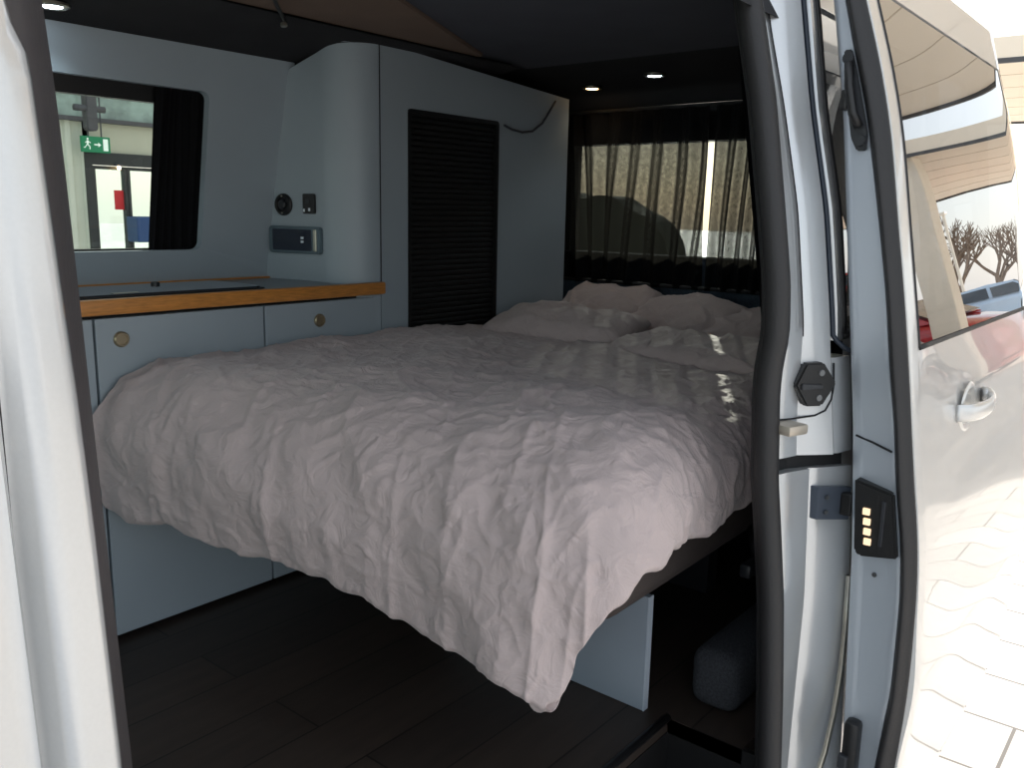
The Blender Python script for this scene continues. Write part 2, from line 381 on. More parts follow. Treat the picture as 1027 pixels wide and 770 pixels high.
new('lower_pillar_return', bm, PAINT, body, True, 55)
bm = B(); prism(bm, [(1.322, .535), (1.37, .522), (1.425, .492), (1.468, .464), (1.472, .50), (1.33, .56)], 'z', .50, .57); new('pillar_gap', bm, GAP, body)
# outer skin: rear quarter behind the sliding door, with a window
def bodyY(z): return smooth_tab([(1.40, .60), (1.271, .572), (1.107, .545), (.946, .507), (.778, .483), (.6, .468), (.45, .456), (.2, .452), (-.2, .452), (-.4, .475)], z)
zs = frange(-.35, .72, 14)+frange(.735, 1.27, 10)+[1.34, 1.40]
xs = [1.432, 1.438, 1.462]+frange(1.48, 2.58, 12)+[2.66, 2.70, 2.725]
bm = B(); V = [[bm.verts.new((x, bodyY(z)+(.02 if x < 1.435 else 0)+(0 if x < 2.6 else (x-2.6)**1.5*2.2), z)) for x in xs] for z in zs]
for i in range(len(zs)-1):
    for j in range(len(xs)-1):
        zc = (zs[i]+zs[i+1])/2; xc = (xs[j]+xs[j+1])/2
        if .735 < zc < 1.27 and 1.462 < xc < 2.5: continue
        if zc < .73 and xc < 1.47: continue
        bm.faces.new((V[i][j], V[i][j+1], V[i+1][j+1], V[i+1][j]))
new('rear_quarter_panel', bm, PAINT, body, True, 40)
bm = B(); grid(bm, [[(x, bodyY(z)+.006, z) for x in frange(1.455, 2.52, 6)] for z in frange(.73, 1.275, 10)]); new('quarter_window', bm, TINT, body, True)
bm = B(); tube(bm, [(1.466, bodyY(z)+.0, z) for z in frange(.745, 1.33, 24)], .006, 8); tube(bm, [(x, bodyY(.742), .742) for x in frange(1.466, 2.5, 6)], .006, 8)
new('quarter_window_seal', bm, RUBBER, body, True)
bm = B(); pth = [(1.427, smooth_tab(Ygr, z)-.002, z) for z in frange(1.39, .745, 30)]+[(1.431, .478, .735), (1.438, .468, .725), (1.448, .459, .719), (1.458, .454, .718)]
tube(bm, pth, .0042, 8); new('groove_seal', bm, mat('blue_black_rubber', (38, 46, 58), .5, var=.05), body, True)
# upper block hardware: hex bumper plate, seam, latch tab
bm = B(); hexp = [(1.349, .661), (1.379, .703), (1.399, .705), (1.415, .671), (1.397, .630), (1.376, .628)]
def jambY(x, z):
    s = smooth_tab(Yseal, z)-.004; c = smooth_tab(Ycr, z)*1.372/1.40; g = smooth_tab(Ygr, z)
    return s+(c-s)*(x-1.318)/.054 if x < 1.372 else c+(g-c)*(x-1.372)/.048
hc = Vector((1.388, .494, .667)); hn = Vector((-.60, -.80, .03)).normalized(); hu = Vector((.80, -.60, 0)).normalized(); hv = hu.cross(hn)*-1
if hv.z < 0: hv = -hv
def onp(c, u, v, w, U=hu, Vv=hv, N=hn): return c+U*u+Vv*v+N*w
def plate(bm, c, poly, w0, w1, bev=.002, U=hu, Vv=hv, N=hn):
    t = bmesh.new(); lo = [t.verts.new(onp(c, u, v, w0, U, Vv, N)) for u, v in poly]; hi = [t.verts.new(onp(c, u, v, w1, U, Vv, N)) for u, v in poly]
    n = len(poly); t.faces.new(lo); t.faces.new(list(reversed(hi)))
    for i in range(n): t.faces.new((lo[i], hi[i], hi[(i+1) % n], lo[(i+1) % n]))
    bmesh.ops.recalc_face_normals(t, faces=t.faces)
    if bev: bmesh.ops.bevel(t, geom=t.edges[:], offset=bev, segments=2, affect='EDGES')
    me = bpy.data.meshes.new('t'); t.to_mesh(me); t.free(); bm.from_mesh(me); bpy.data.meshes.remove(me)
def disc(bm, c, r, w0, w1, N, n=16):
    N = Vector(N).normalized(); U = N.cross(Vector((0, 0, 1))).normalized(); Vv = N.cross(U)
    plate(bm, Vector(c), [(r*cos(2*pi*k/n), r*sin(2*pi*k/n)) for k in range(n)], w0, w1, r*.15, U, Vv, N)
HEX = [(-.040, .0), (-.022, .036), (.010, .037), (.036, .002), (.012, -.035), (-.018, -.035)]
plate(bm, hc, HEX, -.012, .010, .003)
hx = new('bumper_plate', bm, BPLAS, body, True, 30); hx['label'] = 'black six-sided bumper plate on the rear pillar'
bm = B(); disc(bm, onp(hc, .006, .020, .009), .0055, 0, .003, hn); new('plate_screw', bm, SCREW, hx)
bm = B(); disc(bm, onp(hc, .004, -.021, .009), .0055, 0, .003, hn); new('plate_screw', bm, SCREW, hx)
bm = B(); plate(bm, onp(hc, -.010, -.002, .009), [(-.02, -.005), (.018, -.003), (.018, .003), (-.02, .005)], 0, .005, .001); new('plate_rib', bm, DPLAS, hx)
bm = B(); pts = []
for x, y, z in [(1.325, 0, .613), (1.36, 0, .611), (1.395, 0, .614), (1.410, 0, .622), (1.419, 0, .640), (1.4235, 0, .665), (1.424, 0, .70)]: pts.append((x, jambY(x, z)-.001, z))
tube(bm, pts, .0016, 6); new('panel_seam', bm, GAP, body, True)
bm = B(); box(bm, 1.303, 1.348, .485, .525, .594, .611, .004, rot=Matrix.Rotation(radians(-18), 3, 'Z')); lt = new('latch_tab', bm, GOLDT, body, True, 30); lt['label'] = 'beige metal latch tab'
# hinge plate in the lower return
bm = B(); prism(bm, [(1.405, .435), (1.458, .43), (1.458, .488), (1.405, .492)], 'y', -.004, .012, .001)
for v in bm.verts: v.co.y += .480-(v.co.x-1.405)*.70
hp = new('hinge_plate', bm, HINGEP, body); hp['label'] = 'blue-grey riveted plate low on the rear pillar'
for z in (.474, .448):
    bm = B(); disc(bm, (1.416, .466, z), .004, 0, .004, (-.6, -.8, 0)); new('rivet', bm, SCREW, hp)
bm = B(); box(bm, 1.440, 1.458, .432, .452, .44, .48, .004); new('catch', bm, BPLAS, hp)
# curved rail strip low down between pillar and door
bm = B(); tube(bm, [(1.46, .43, .33), (1.458, .427, .24), (1.452, .425, .16), (1.44, .426, .08), (1.425, .43, .01), (1.40, .44, -.06), (1.38, .45, -.12)], .005, 8)
new('guide_rail', bm, CHROME, body, True)
# door seal all round the doorway: right, top, left, sill
bm = B()
R_ = [(Xs, smooth_tab(Yseal, z, .02)+.006, z) for z in frange(-.18, 1.32, 70)]
tube(bm, [(x+.002, y-.004, z) for x, y, z in R_], .0195, 16)
tube(bm, [(x+.010, y+.012, z) for x, y, z in R_], .013, 10)
top = [(Xs-.01, .640, 1.335), (1.27, .655, 1.355), (1.2, .66, 1.362), (.5, .66, 1.362), (.3, .62, 1.345)]
tube(bm, top, .018, 10)
new('door_seal', bm, RUBBER, body, True)
# inner black pillar trim beside the rear seal
bm = B(); rows = []
for z in frange(-.03, 1.36, 40):
    s = smooth_tab(Yseal, z, .02); rows.append([(1.30, s+.005, z), (1.315, s+.022, z), (1.335, s+.034, z), (1.36, s+.045, z), (1.38, s+.054, z)])
grid(bm, rows); new('pillar_trim', bm, BPLAS, body, True)
# front pillar close to the camera
Xl = [(1.40, .20), (1.06, .178), (1.021, .180), (1.013, .181), (1.005, .186), (.999, .1885), (.974, .190), (.877, .196), (.831, .199), (.759, .2025), (.616, .208), (.3, .215), (-.3, .215)]
def gx(z): return .1635+.0*(z-.7)+(.9-z)*.028     # groove centre
bm = B(); rows = []
for z in frange(-.3, 1.40, 140):
    e = smooth_tab(Xl, z, .006); g0 = gx(z); f = min(1, max(0, (1.0-z)/.25)); d = .018*f
    rows.append([(e-.002, .50, z), (e+.001, .462, z), (e, .452, z), (e-.003, .4475, z), (e-.008, .4455, z), (g0+.016, .444, z), (g0+.010, .443, z), (g0+.005, .443+d*.35, z), (g0+.001, .443+d*.9, z), (g0-.002, .443+d, z)])
grid(bm, rows); new('front_pillar', bm, PAINT, body, True, 70)
bm = B(); rows = []
for z in frange(-.3, 1.40, 60): rows.append([(smooth_tab([(1.4, .236), (1.076, .2355), (.984, .2425), (.847, .2475), (.755, .2505), (.541, .259), (.2, .263), (-.3, .263)], z)-k[0], k[1], z) for k in ((.075, .465), (.045, .475), (.03, .492), (.012, .52), (.004, .54), (0, .555), (.0, .60), (.03, .64))])
grid(bm, rows); new('front_pillar_trim', bm, RUBBERS, body, True)
# far side skin, roof, nose, sills
bm = B(); grid(bm, [[(x, y, z) for y, z in ((.45, -.32), (.50, -.36), (2.15, -.36), (2.24, -.3))] for x in (-.95, 2.72)]); new('underbody', bm, BPLAS, body)
bm = B()
prof = [(2.24, -.35), (2.26, .2), (2.24, .6), (2.2, .78)]
grid(bm, [[(x, y, z) for y, z in prof] for x in frange(-.95, 2.72, 6)])
grid(bm, [[(x, y, z) for y, z in ((2.12, 1.24), (2.09, 1.33), (2.0, 1.41), (1.6, 1.45), (1.1, 1.45), (.72, 1.42), (.66, 1.40))] for x in frange(-.95, 2.72, 6)])
grid(bm, [[(x, y, z) for y, z in ((2.2, .78), (2.12, 1.24))] for x in (1.3, 2.72)]); grid(bm, [[(x, y, z) for y, z in ((2.2, .78), (2.12, 1.24))] for x in (-.95, .36)])
new('side_and_roof_skin', bm, PAINT, body, True, 40)
bm = B(); box(bm, .2, 1.26, .60, .70, 1.385, 1.42, .01); new('cant_rail', bm, PAINT, body, True, 30)
bm = B(); box(bm, .2, 1.40, .45, .52, -.34, -.235, .015); new('sill', bm, PAINT, body, True, 30)
bm = B(); box(bm, 2.70, 2.76, .60, 2.10, -.3, .72, .02); box(bm, 2.70, 2.75, .60, 2.1, 1.25, 1.42, .01); new('tailgate', bm, PAINT, body, True, 30)

# front door skin at far left
fd = thing('front_door', 'silver front door edge beside the pillar at far left', 'van door', (0, .44, -.3))
bm = B(); rows = []
for z in frange(-.3, 1.40, 60):
    g0 = gx(z); f = min(1, max(0, (1.0-z)/.25)); d = .018*f
    rows.append([(g0-.003, .446+d, z), (g0-.005, .443+d*.5, z), (g0-.009, .443, z), (g0-.013, .4432+d*.12, z), (g0-.018, .4425, z), (g0-.05, .439, z)])
grid(bm, rows)
grid(bm, [[(x, .439-(g_-x)*.02, z) for x, g_ in ((gx(z)-.05, gx(z)-.05), (-.3, gx(z)-.05), (-.9, gx(z)-.05))] for z in frange(-.3, .66, 16)])
new('door_skin', bm, PAINT, fd, True, 70)
bm = B(); tube(bm, [(gx(z)-.002, .475, z) for z in frange(-.3, .98, 20)], .004, 8); new('door_seal', bm, RUBBERS, fd, True)

# ================================================================= SLIDING DOOR
sd = thing('sliding_door', 'silver sliding side door slid back along the van with a tinted window', 'van door', (1.4, .35, GZ))
DL = [(1.40, .56), (1.264, .529), (1.104, .500), (.947, .480), (.749, .455), (.605, .437), (.385, .418), (.222, .410), (-.004, .398), (-.2, .40)]
DR = [(1.40, .545), (1.257, .503), (1.184, .484), (1.134, .469), (1.072, .452), (.944, .425), (.821, .401), (.693, .382), (.625, .369), (.52, .356), (.427, .339), (.337, .331), (.179, .329), (.033, .341), (-.2, .35)]
DS = [(1.40, .520), (1.254, .476), (1.172, .448), (1.059, .419), (.94, .399), (.865, .385), (.739, .363), (.628, .347), (.525, .332), (.434, .316), (.343, .309), (.188, .305), (.047, .311), (-.15, .325)]
def dl(z): return smooth_tab(DL, z)
def dr(z): return smooth_tab(DR, z)
def ds(z): return soft_tab(DS, z)
# edge face
bm = B(); rows = []
for z in frange(-.14, 1.38, 70):
    l, r = dl(z), dr(z); rows.append([(1.46, l+.004, z), (1.428, l+.002, z), (1.42, l-.002, z), (1.412, l-(l-r)*.3, z), (1.405, r+.008, z), (1.40, r, z), (1.42, r-.008, z)])
grid(bm, rows); new('door_edge', bm, mat('silver_blue_edge', (188, 196, 204), .38, .35, .8, var=.01), sd, True, 50)
# rubber seal
bm = B(); rows = []
for z in frange(-.14, 1.38, 90):
    r, s = dr(z), ds(z); w = r-s; c = (r+s)/2; n = 12
    rows.append([(1.405-.014*sin(pi*k/n)-(.004*sin(2*pi*k/n)), r+.001-(w+.002)*k/n, z) for k in range(n+1)]+[(1.43, s+.002, z), (1.43, r, z)])
grid(bm, rows, True); new('rubber_seal', bm, RUBBER, sd, True, 60)
# outer skin with window hole and belt crease
def skinY(x, z):
    y = ds(z)-.002
    t = max(0, min(1, (x-1.412)/.035)); y -= .004*sin(t*pi/2)
    y -= .006*math.exp(-((z-.62)/.05)**2)*min(1, max(0, (x-1.5)/.3))      # belt bulge
    y += .007*math.exp(-((z-.50)/.03)**2)*min(1, max(0, (x-1.55)/.3))
    y -= .006*math.exp(-((z-.18)/.09)**2)
    if x > 2.35: y += (x-2.35)**2*1.0
    return y
DX0, DX1, DZ0, DZ1 = 1.452, 2.40, .735, 1.285
xs = [1.412, 1.414, 1.42, 1.43, 1.44, DX0]+frange(1.49, DX1, 26)+[2.43, 2.455, 2.468]
zs = [-.155, -.14, -.125]+frange(-.11, .72, 50)+[DZ0]+frange(.76, DZ1, 16)+[1.31, 1.34, 1.37]
bm = B(); V = [[bm.verts.new((x, skinY(x, z)+(.012 if x == xs[0] else 0)+(.01 if z < -.15 else 0), z)) for x in xs] for z in zs]
for i in range(len(zs)-1):
    for j in range(len(xs)-1):
        zc = (zs[i]+zs[i+1])/2; xc = (xs[j]+xs[j+1])/2
        if DZ0 < zc < DZ1 and DX0 < xc < DX1: continue
        bm.faces.new((V[i][j], V[i][j+1], V[i+1][j+1], V[i+1][j]))
new('door_skin', bm, PAINTD, sd, True, 45)
bm = B(); grid(bm, [[(x, skinY(x, z)+.0025, z) for x in frange(DX0-.006, DX1+.006, 20)] for z in frange(DZ0-.006, DZ1+.006, 24)]); gl = new('door_window', bm, TINT, sd, True); gl['label'] = 'tinted glass reflecting canopies and parked cars'
bm = B()
for z in (DZ0,): tube(bm, [(x, skinY(x, z)-.0005, z) for x in frange(DX0, DX1, 20)], .0035, 6)
tube(bm, [(DX0, skinY(DX0, z)-.0005, z) for z in frange(DZ0, DZ1, 20)], .0022, 6)
new('window_seal', bm, RUBBER, sd, True)
bm = B(); rows = [[(x, dl(z)-.004 if x < 2.44 else skinY(x, z)+.004, z) for x in [1.45]+frange(1.6, 2.4, 4)+[2.46]] for z in frange(-.14, .72, 12)]
grid(bm, rows); grid(bm, [[(x, dl(z)-.004, z) for x in (1.45, 1.53)] for z in frange(.72, 1.37, 8)]); grid(bm, [[(x, dl(z)-.004, z) for x in (2.33, 2.46)] for z in frange(.72, 1.37, 8)])
new('inner_trim', bm, DPLAS, sd, True, 40)
# handle
bm = B(); hzc = .600
rows = []
for k in range(13):
    t = k/12; x = 1.655+.185*t; bulge = sin(pi*min(1, max(0, t)))**.5*.032 if 0 < t < 1 else 0
    rows.append([(x, skinY(x, hzc)-.002-bulge-.006*cos(q), hzc+.016*sin(q)+.008*t) for q in [2*pi*j/10 for j in range(10)]])
vs = grid(bm, rows, True); bm.faces.new(vs[0]); bm.faces.new(vs[-1])
hd = new('door_handle', bm, PAINTD, sd, True); hd['label'] = 'silver pull handle under the window'
bm = B(); c = Vector((1.73, skinY(1.73, hzc)-.001, hzc)); n = 28
ring = [[c+Vector((cos(2*pi*k/n)*rx, -(dy), sin(2*pi*k/n)*rz)) for k in range(n)] for rx, rz, dy in ((.058, .047, .0), (.052, .042, .004), (.044, .034, .002), (.03, .02, -.006), (.005, .004, -.010))]
vs = grid(bm, ring, True); bm.faces.new(vs[-1]); new('handle_recess', bm, PAINTD, hd, True)
bm = B(); disc(bm, (1.836, skinY(1.836, .61)-.006, .61), .014, 0, .012, (0, -1, 0)); new('handle_cap', bm, PAINTD, hd, True)
# upper latch/guide fitting on the edge face (X about 1.40)
bm = B()
def ey(z, t): return dl(z)+(dr(z)-dl(z))*t
def eplate(bm, pts, x0, x1, bev=.002):
    prism(bm, pts, 'x', x0, x1, bev)
eplate(bm, [(ey(z, t), z) for z, t in ((1.185, .55), (1.185, .95), (1.15, 1.0), (1.06, 1.0), (1.035, .85), (1.035, .55), (1.055, .4), (1.09, .38), (1.15, .38))], 1.398, 1.416)
lf = new('latch_bracket', bm, DPLAS, sd, True, 30); lf['label'] = 'black metal guide fitting high on the door edge'
bm = B(); tube(bm, [(1.393, ey(1.165, .75), 1.165), (1.388, ey(1.13, .62), 1.13), (1.388, ey(1.09, .62), 1.09), (1.393, ey(1.07, .75), 1.07)], .007, 10)
new('guide_bar', bm, BPLAS, lf, True)
for z in (1.172, 1.05):
    bm = B(); disc(bm, (1.399, ey(z, .72), z), .009, 0, .006, (-1, 0, 0)); new('bolt', bm, DPLAS, lf, True, 30)
bm = B(); box(bm, 1.385, 1.405, ey(1.1, .18), ey(1.1, .45), 1.095, 1.125, .003); new('catch', bm, BPLAS, lf)
# contact plate
bm = B(); eplate(bm, [(ey(.523, .18), .522), (ey(.51, .98), .509), (ey(.43, 1.0), .405), (ey(.40, .25), .395), (ey(.40, .15), .402)], 1.392, 1.415, .003)
cp = new('contact_plate', bm, BPLAS, sd, True, 30); cp['label'] = 'black contact plate with four gold pads, their shine painted as glow'
for k in range(4):
    z = .473-k*.0165; bm = B(); y = ey(z, .42); box(bm, 1.388, 1.393, y-.0055, y+.0055, z-.0055, z+.0055, .001); new('contact_pad', bm, CONT, cp)
bm = B(); box(bm, 1.389, 1.393, ey(.46, .72)-.003, ey(.46, .72)+.003, .42, .495, .001); new('slot', bm, DPLAS, cp)
bm = B(); box(bm, 1.386, 1.415, ey(.06, .35)-.012, ey(.06, .35)+.014, -.03, .105, .008)
lb = new('lower_guide_arm', bm, BPLAS, sd, True, 30); lb['label'] = 'black guide arm near the bottom of the door edge'
bm = B(); box(bm, 1.378, 1.392, ey(.06, .1), ey(.06, .35), .02, .045, .003); new('roller', bm, DPLAS, lb)
bm = B(); disc(bm, (1.408, ey(.36, .5), .365), .004, 0, .003, (-1, 0, 0)); new('edge_screw', bm, SCREW, sd)
bm = B(); tube(bm, [(1.416, ey(.60, .12), .588), (1.409, ey(.59, .5), .583), (1.402, ey(.58, .95), .574)], .0018, 6); new('edge_seam', bm, GAP, sd)

# ================================================================= KITCHEN
def cabinet(x0, x1, label, knob=None, top=.708, m=LAM):
    t = thing('kitchen_cabinet', label, 'cabinet', ((x0+x1)/2, 1.9, 0))
    bm = B(); box(bm, x0, x1, 1.772, 2.058, .025, top-.001); box(bm, x0+.002, x1-.002, 1.80, 2.05, 0, .026); new('carcass', bm, GAP, t)
    bm = B(); box(bm, x0+.0025, x1-.0025, 1.752, 1.771, .012, top-.006, .0015); d = new('door', bm, m, t)
    if knob:
        bm = B(); lathe(bm, [(.0165, 0), (.0165, -.004), (.014, -.007), (.0115, -.007), (.0105, -.0045), (.004, -.0045)], (knob[0], 1.752, knob[1]), 'y', 28)
        k = new('push_knob', bm, BRONZE, d, True, 30); k.matrix_parent_inverse = Matrix.Identity(4); k.location = (0, 0, 0)
    return t
cabinet(.30, .814, 'grey-blue end kitchen cabinet beside the doorway, mostly hidden by the pillar')
cabinet(.814, 1.218, 'grey-blue kitchen cabinet under the hob with a round knob', (.868, .657))
cabinet(1.218, 1.586, 'grey-blue kitchen cabinet next to the tall wardrobe with a round knob', (1.380, .655))
wt = thing('worktop', 'grey kitchen worktop with a light oak front edge', 'worktop', (1.0, 1.9, .71))
bm = B(); box(bm, .30, 1.468, 1.752, 2.05, .7105, .741, .001); new('top_surface', bm, WTOP, wt)
bm = B(); box(bm, .30, 1.590, 1.733, 1.752, .7105, .7425, .004); new('front_edge', bm, WOOD, wt, True, 30)
bm = B(); box(bm, .30, 1.44, 2.038, 2.048, .741, .746, .001); new('back_strip', bm, WOOD, wt, True, 30)
hob = thing('hob', 'dark glass lidded hob set into the worktop', 'hob', (.9, 1.88, .742))
bm = B(); prism(bm, rrect(.50, 1.235, 1.775, 1.985, .02), 'z', .7415, .7475, .001); new('glass_lid', bm, HOBG, hob, True, 30)
bm = B(); prism(bm, rrect(.495, 1.245, 1.768, 1.992, .024), 'z', .741, .7435, .0005); new('steel_rim', bm, BPLAS, hob, True, 30)
bm = B(); lathe(bm, [(.010, 0), (.010, .005), (.007, .006)], (1.06, 1.955, .7475), 'z', 16); new('lid_stop', bm, BPLAS, hob, True, 30)
bm = B(); box(bm, .878, .935, 1.790, 1.803, .7474, .7482); new('badge', bm, CHROME, hob)

# ================================================================= WARDROBE
wd = thing('wardrobe', 'tall blue-grey wardrobe with a rounded corner and black shutter opening', 'wardrobe', (1.9, 1.9, 0))
def wtop(x, y):
    z = 1.352-.062*max(0, x-1.585)
    if x < 1.62: z -= .012*max(0, (1.62-x)/.14)**2
    if y > 1.80: z -= .34*(y-1.80)*(1 if y < 1.96 else 1)
    return z
R = .11; cx, cy = 1.585, 1.86
corner = [(cx-R*cos(t), cy-R*sin(t)) for t in frange(0, pi/2, 14)]
foot = [(1.437, 2.05), (1.452, 1.975), (1.463, 1.92)]+corner
bm = B(); zlev = frange(0, 1, 14)
def lean(x, y, z):  # keep the back of the side panel on the leaning wall
    return (x, min(y, wy(z)+.02), z)
grid(bm, [[lean(x, y, wtop(x, y)*f if f > .0 else .0) for x, y in foot] for f in zlev])
new('corner_panel', bm, LAM, wd, True, 50)
# front panel with tambour opening
TX0, TX1, TZ0, TZ1 = 1.688, 2.063, .52, 1.198
def fp(bm, y):
    g = {}
    xs_ = [1.588, TX0, TX1, 2.42]; zz = [0, TZ0, TZ1, None]
    def v(x, k):
        z = wtop(x, 1.75) if zz[k] is None else zz[k]
        return bm.verts.new((x, y, z))
    V = [[v(x, k) for x in xs_] for k in range(4)]
    for i in range(3):
        for j in range(3):
            if i == 1 and j == 1: continue
            bm.faces.new((V[i][j], V[i][j+1], V[i+1][j+1], V[i+1][j]))
    return V
bm = B(); A = fp(bm, 1.75); C = fp(bm, 1.768)
for (i, j), (k, l) in (((1, 1), (1, 2)), ((1, 2), (2, 2)), ((2, 2), (2, 1)), ((2, 1), (1, 1))): bm.faces.new((A[i][j], A[k][l], C[k][l], C[i][j]))
for k in range(3):
    bm.faces.new((A[k][0], A[k+1][0], C[k+1][0], C[k][0])); bm.faces.new((A[k][3], A[k+1][3], C[k+1][3], C[k][3])); bm.faces.new((A[3][k], A[3][k+1], C[3][k+1], C[3][k]))
new('front_panel', bm, LAM, wd)
bm = B(); box(bm, 2.402, 2.42, 1.768, 2.035, 0, 1.28); new('rear_panel', bm, LAM, wd)
bm = B(); grid(bm, [[(x, y, wtop(x, y)-.002) for y in (1.77, 1.80, 1.9, 1.97, 2.03)] for x in (1.49, 1.62, 2.0, 2.41)]); new('top_panel', bm, LAM, wd)
bm = B(); fo = rrect(TX0-.001, TX1+.001, TZ0, TZ1+.001, .012); fi = rrect(TX0+.010, TX1-.010, TZ0+.01, TZ1-.010, .006)
for yy in (1.747,):
    ra = [[bm.verts.new((x, yv, z)) for x, z in P] for P, yv in ((fo, 1.752), (fo, 1.747), (fi, 1.747), (fi, 1.765))]
    n = len(fo)
    for k in range(3):
        for i in range(n): bm.faces.new((ra[k][i], ra[k][(i+1) % n], ra[k+1][(i+1) % n], ra[k+1][i]))
fr = new('shutter_frame', bm, BPLAS, wd, True, 40)
bm = B(); zt = TZ1; rows = []
while zt > TZ0:
    for f, dy in ((0, .006), (.12, .0015), (.3, 0), (.75, .0), (.92, .002)): rows.append([(x, 1.757+dy, zt-.0155*f) for x in (TX0+.004, TX1-.004)])
    zt -= .0155
grid(bm, rows); ts = new('tambour_shutter', bm, TAMB, wd, True, 50); ts['label'] = 'black horizontally slatted roller shutter'
bm = B(); tube(bm, [(1.5865, 1.7485, .74), (1.5865, 1.7485, 1.345)], .0012, 6); new('corner_joint', bm, GAP, wd)
# cable across the front of the wardrobe
bm = B(); tube(bm, [(2.335, 1.742, 1.285), (2.30, 1.738, 1.25), (2.26, 1.736, 1.21), (2.21, 1.735, 1.182), (2.16, 1.736, 1.175), (2.11, 1.738, 1.18), (2.082, 1.744, 1.19)], .0035, 8)
tag(new('power_cable', bm, mat('slate_cable', (60, 66, 74), .5, var=.05), None, True), 'dark thin cable looped across the wardrobe front beside the shutter', 'cable')

# sockets and control panel on the wardrobe's side (X=1.475, facing the cab)
SX = 1.475
rs = thing('round_socket', 'round black socket on the wardrobe side above the control panel', 'socket', (SX, 1.985, .94))
def lath_x(prof, y, z, n=28):
    bm = B(); lathe(bm, prof, (SX, y, z), 'x', n); return bm
for nm, prof, m_ in (('bezel', [(.029, 0), (.029, -.004), (.026, -.007), (.020, -.007), (.018, -.003), (.004, -.003)], BPLAS),):
    new(nm, lath_x(prof, 1.98, .94), m_, rs, True, 30)
new('flap', lath_x([(.012, -.002), (.012, -.008), (.009, -.010)], 1.98, .94), DPLAS, rs, True, 30)
for dz in (.022, -.022): new('bezel_screw', lath_x([(.0022, -.006), (.0022, -.009)], 1.98, .94+dz, 8), CHROME, rs)
us = thing('usb_socket', 'small square black charging socket beside the round one', 'socket', (SX, 1.888, .945))
bm = B(); prism(bm, rrect(1.872, 1.912, .917, .969, .004), 'x', SX-.006, SX, .001); new('face_plate', bm, BPLAS, us, True, 30)
bm = B(); box(bm, SX-.008, SX-.006, 1.888, 1.900, .943, .955); new('port', bm, DPLAS, us)
bm = B(); box(bm, SX-.008, SX-.006, 1.886, 1.891, .924, .932); new('indicator', bm, mat('indicator_white', (230, 235, 240), .4, var=.01), us)
bm = B(); box(bm, SX-.008, SX-.006, 1.904, 1.908, .922, .930); new('indicator', bm, MATS['indicator_white'], us)
cpn = thing('control_panel', 'grey rectangular control panel with a dark screen on the wardrobe side', 'control panel', (SX, 1.94, .85))
bm = B(); prism(bm, rrect(1.850, 2.028, .812, .884, .010), 'x', SX-.010, SX, .003); new('housing', bm, mat('grey_housing', (96, 112, 120), .4, .3, var=.03), cpn, True, 30)
bm = B(); prism(bm, rrect(1.880, 2.012, .820, .876, .003), 'x', SX-.0115, SX-.009, .0005); new('screen', bm, mat('navy_screen', (34, 42, 56), .2, coat=.5, var=.03), cpn)
bm = B(); box(bm, SX-.0125, SX-.009, 1.863, 1.874, .819, .877, .002); new('end_strip', bm, CHROME, cpn)
bm = B(); box(bm, SX-.0125, SX-.011, 1.905, 1.914, .851, .857); box(bm, SX-.0125, SX-.011, 1.905, 1.914, .841, .847); new('buttons', bm, MATS['indicator_white'], cpn)

for root_ in (rs, us, cpn):
    for ch in root_.children:
        for v in ch.data.vertices: v.co.x -= .2*(v.co.y-1.86)
# ================================================================= CURTAINS
def curtain(name, y0, y1, z0, z1, X, m, label, freq, amp, seed, plan='y', lean_=None):
    bm = B(); rows = []; nu = 420; nv = 30
    for i in range(nv+1):
        z = z1+(z0-z1)*i/nv; row = []
        for j in range(nu+1):
            u = j/nu; c = y0+(y1-y0)*u
            w = u*(abs(y1-y0))*freq+1.3*noise.noise(Vector((u*3.+seed, z*.5, 2)))
            ww = w+.25*noise.noise(Vector((u*4+seed, z*2., 0)))
            d = amp*(sin(ww*2*pi)+.35*sin(ww*4*pi+1.+z*2))*(.65+.5*noise.noise(Vector((u*5, z*2, seed))))
            c2 = c
            row.append((X+d, c2, z) if plan == 'y' else (c2, X+(wy(z)-2.0)+d, z))
        rows.append(row)
    grid(bm, rows); o = new(name, bm, m, None, True)
    return tag(o, label, 'curtain')
c1 = curtain('tailgate_curtain', 1.325, 2.02, .695, 1.275, 2.60, CURT, 'sheer black tailgate curtain on the left, beside the wardrobe', 13, .019, 1.3)
c2 = curtain('tailgate_curtain', .66, 1.306, .695, 1.275, 2.60, CURT, 'sheer black tailgate curtain on the right, beside the rear pillar', 17, .017, 7.7)
bm = B(); tube(bm, [(2.60, .64, 1.28), (2.60, 2.03, 1.28)], .006, 8); tag(new('curtain_rail', bm, HEADL, None, True), 'thin black rail along the top of the tailgate curtains', 'curtain rail')
bm = B(); tube(bm, [(2.602, .64, .70), (2.602, 2.03, .70)], .006, 8); tag(new('curtain_rail', bm, HEADL, None, True), 'thin black rail along the bottom of the tailgate curtains', 'curtain rail')
curtain('window_curtain', 1.108, 1.265, WZ0-.012, WZ1+.012, 2.026, CURTD, 'black pleated curtain drawn to the right side of the kitchen window', 42, .006, 3.1, 'x')

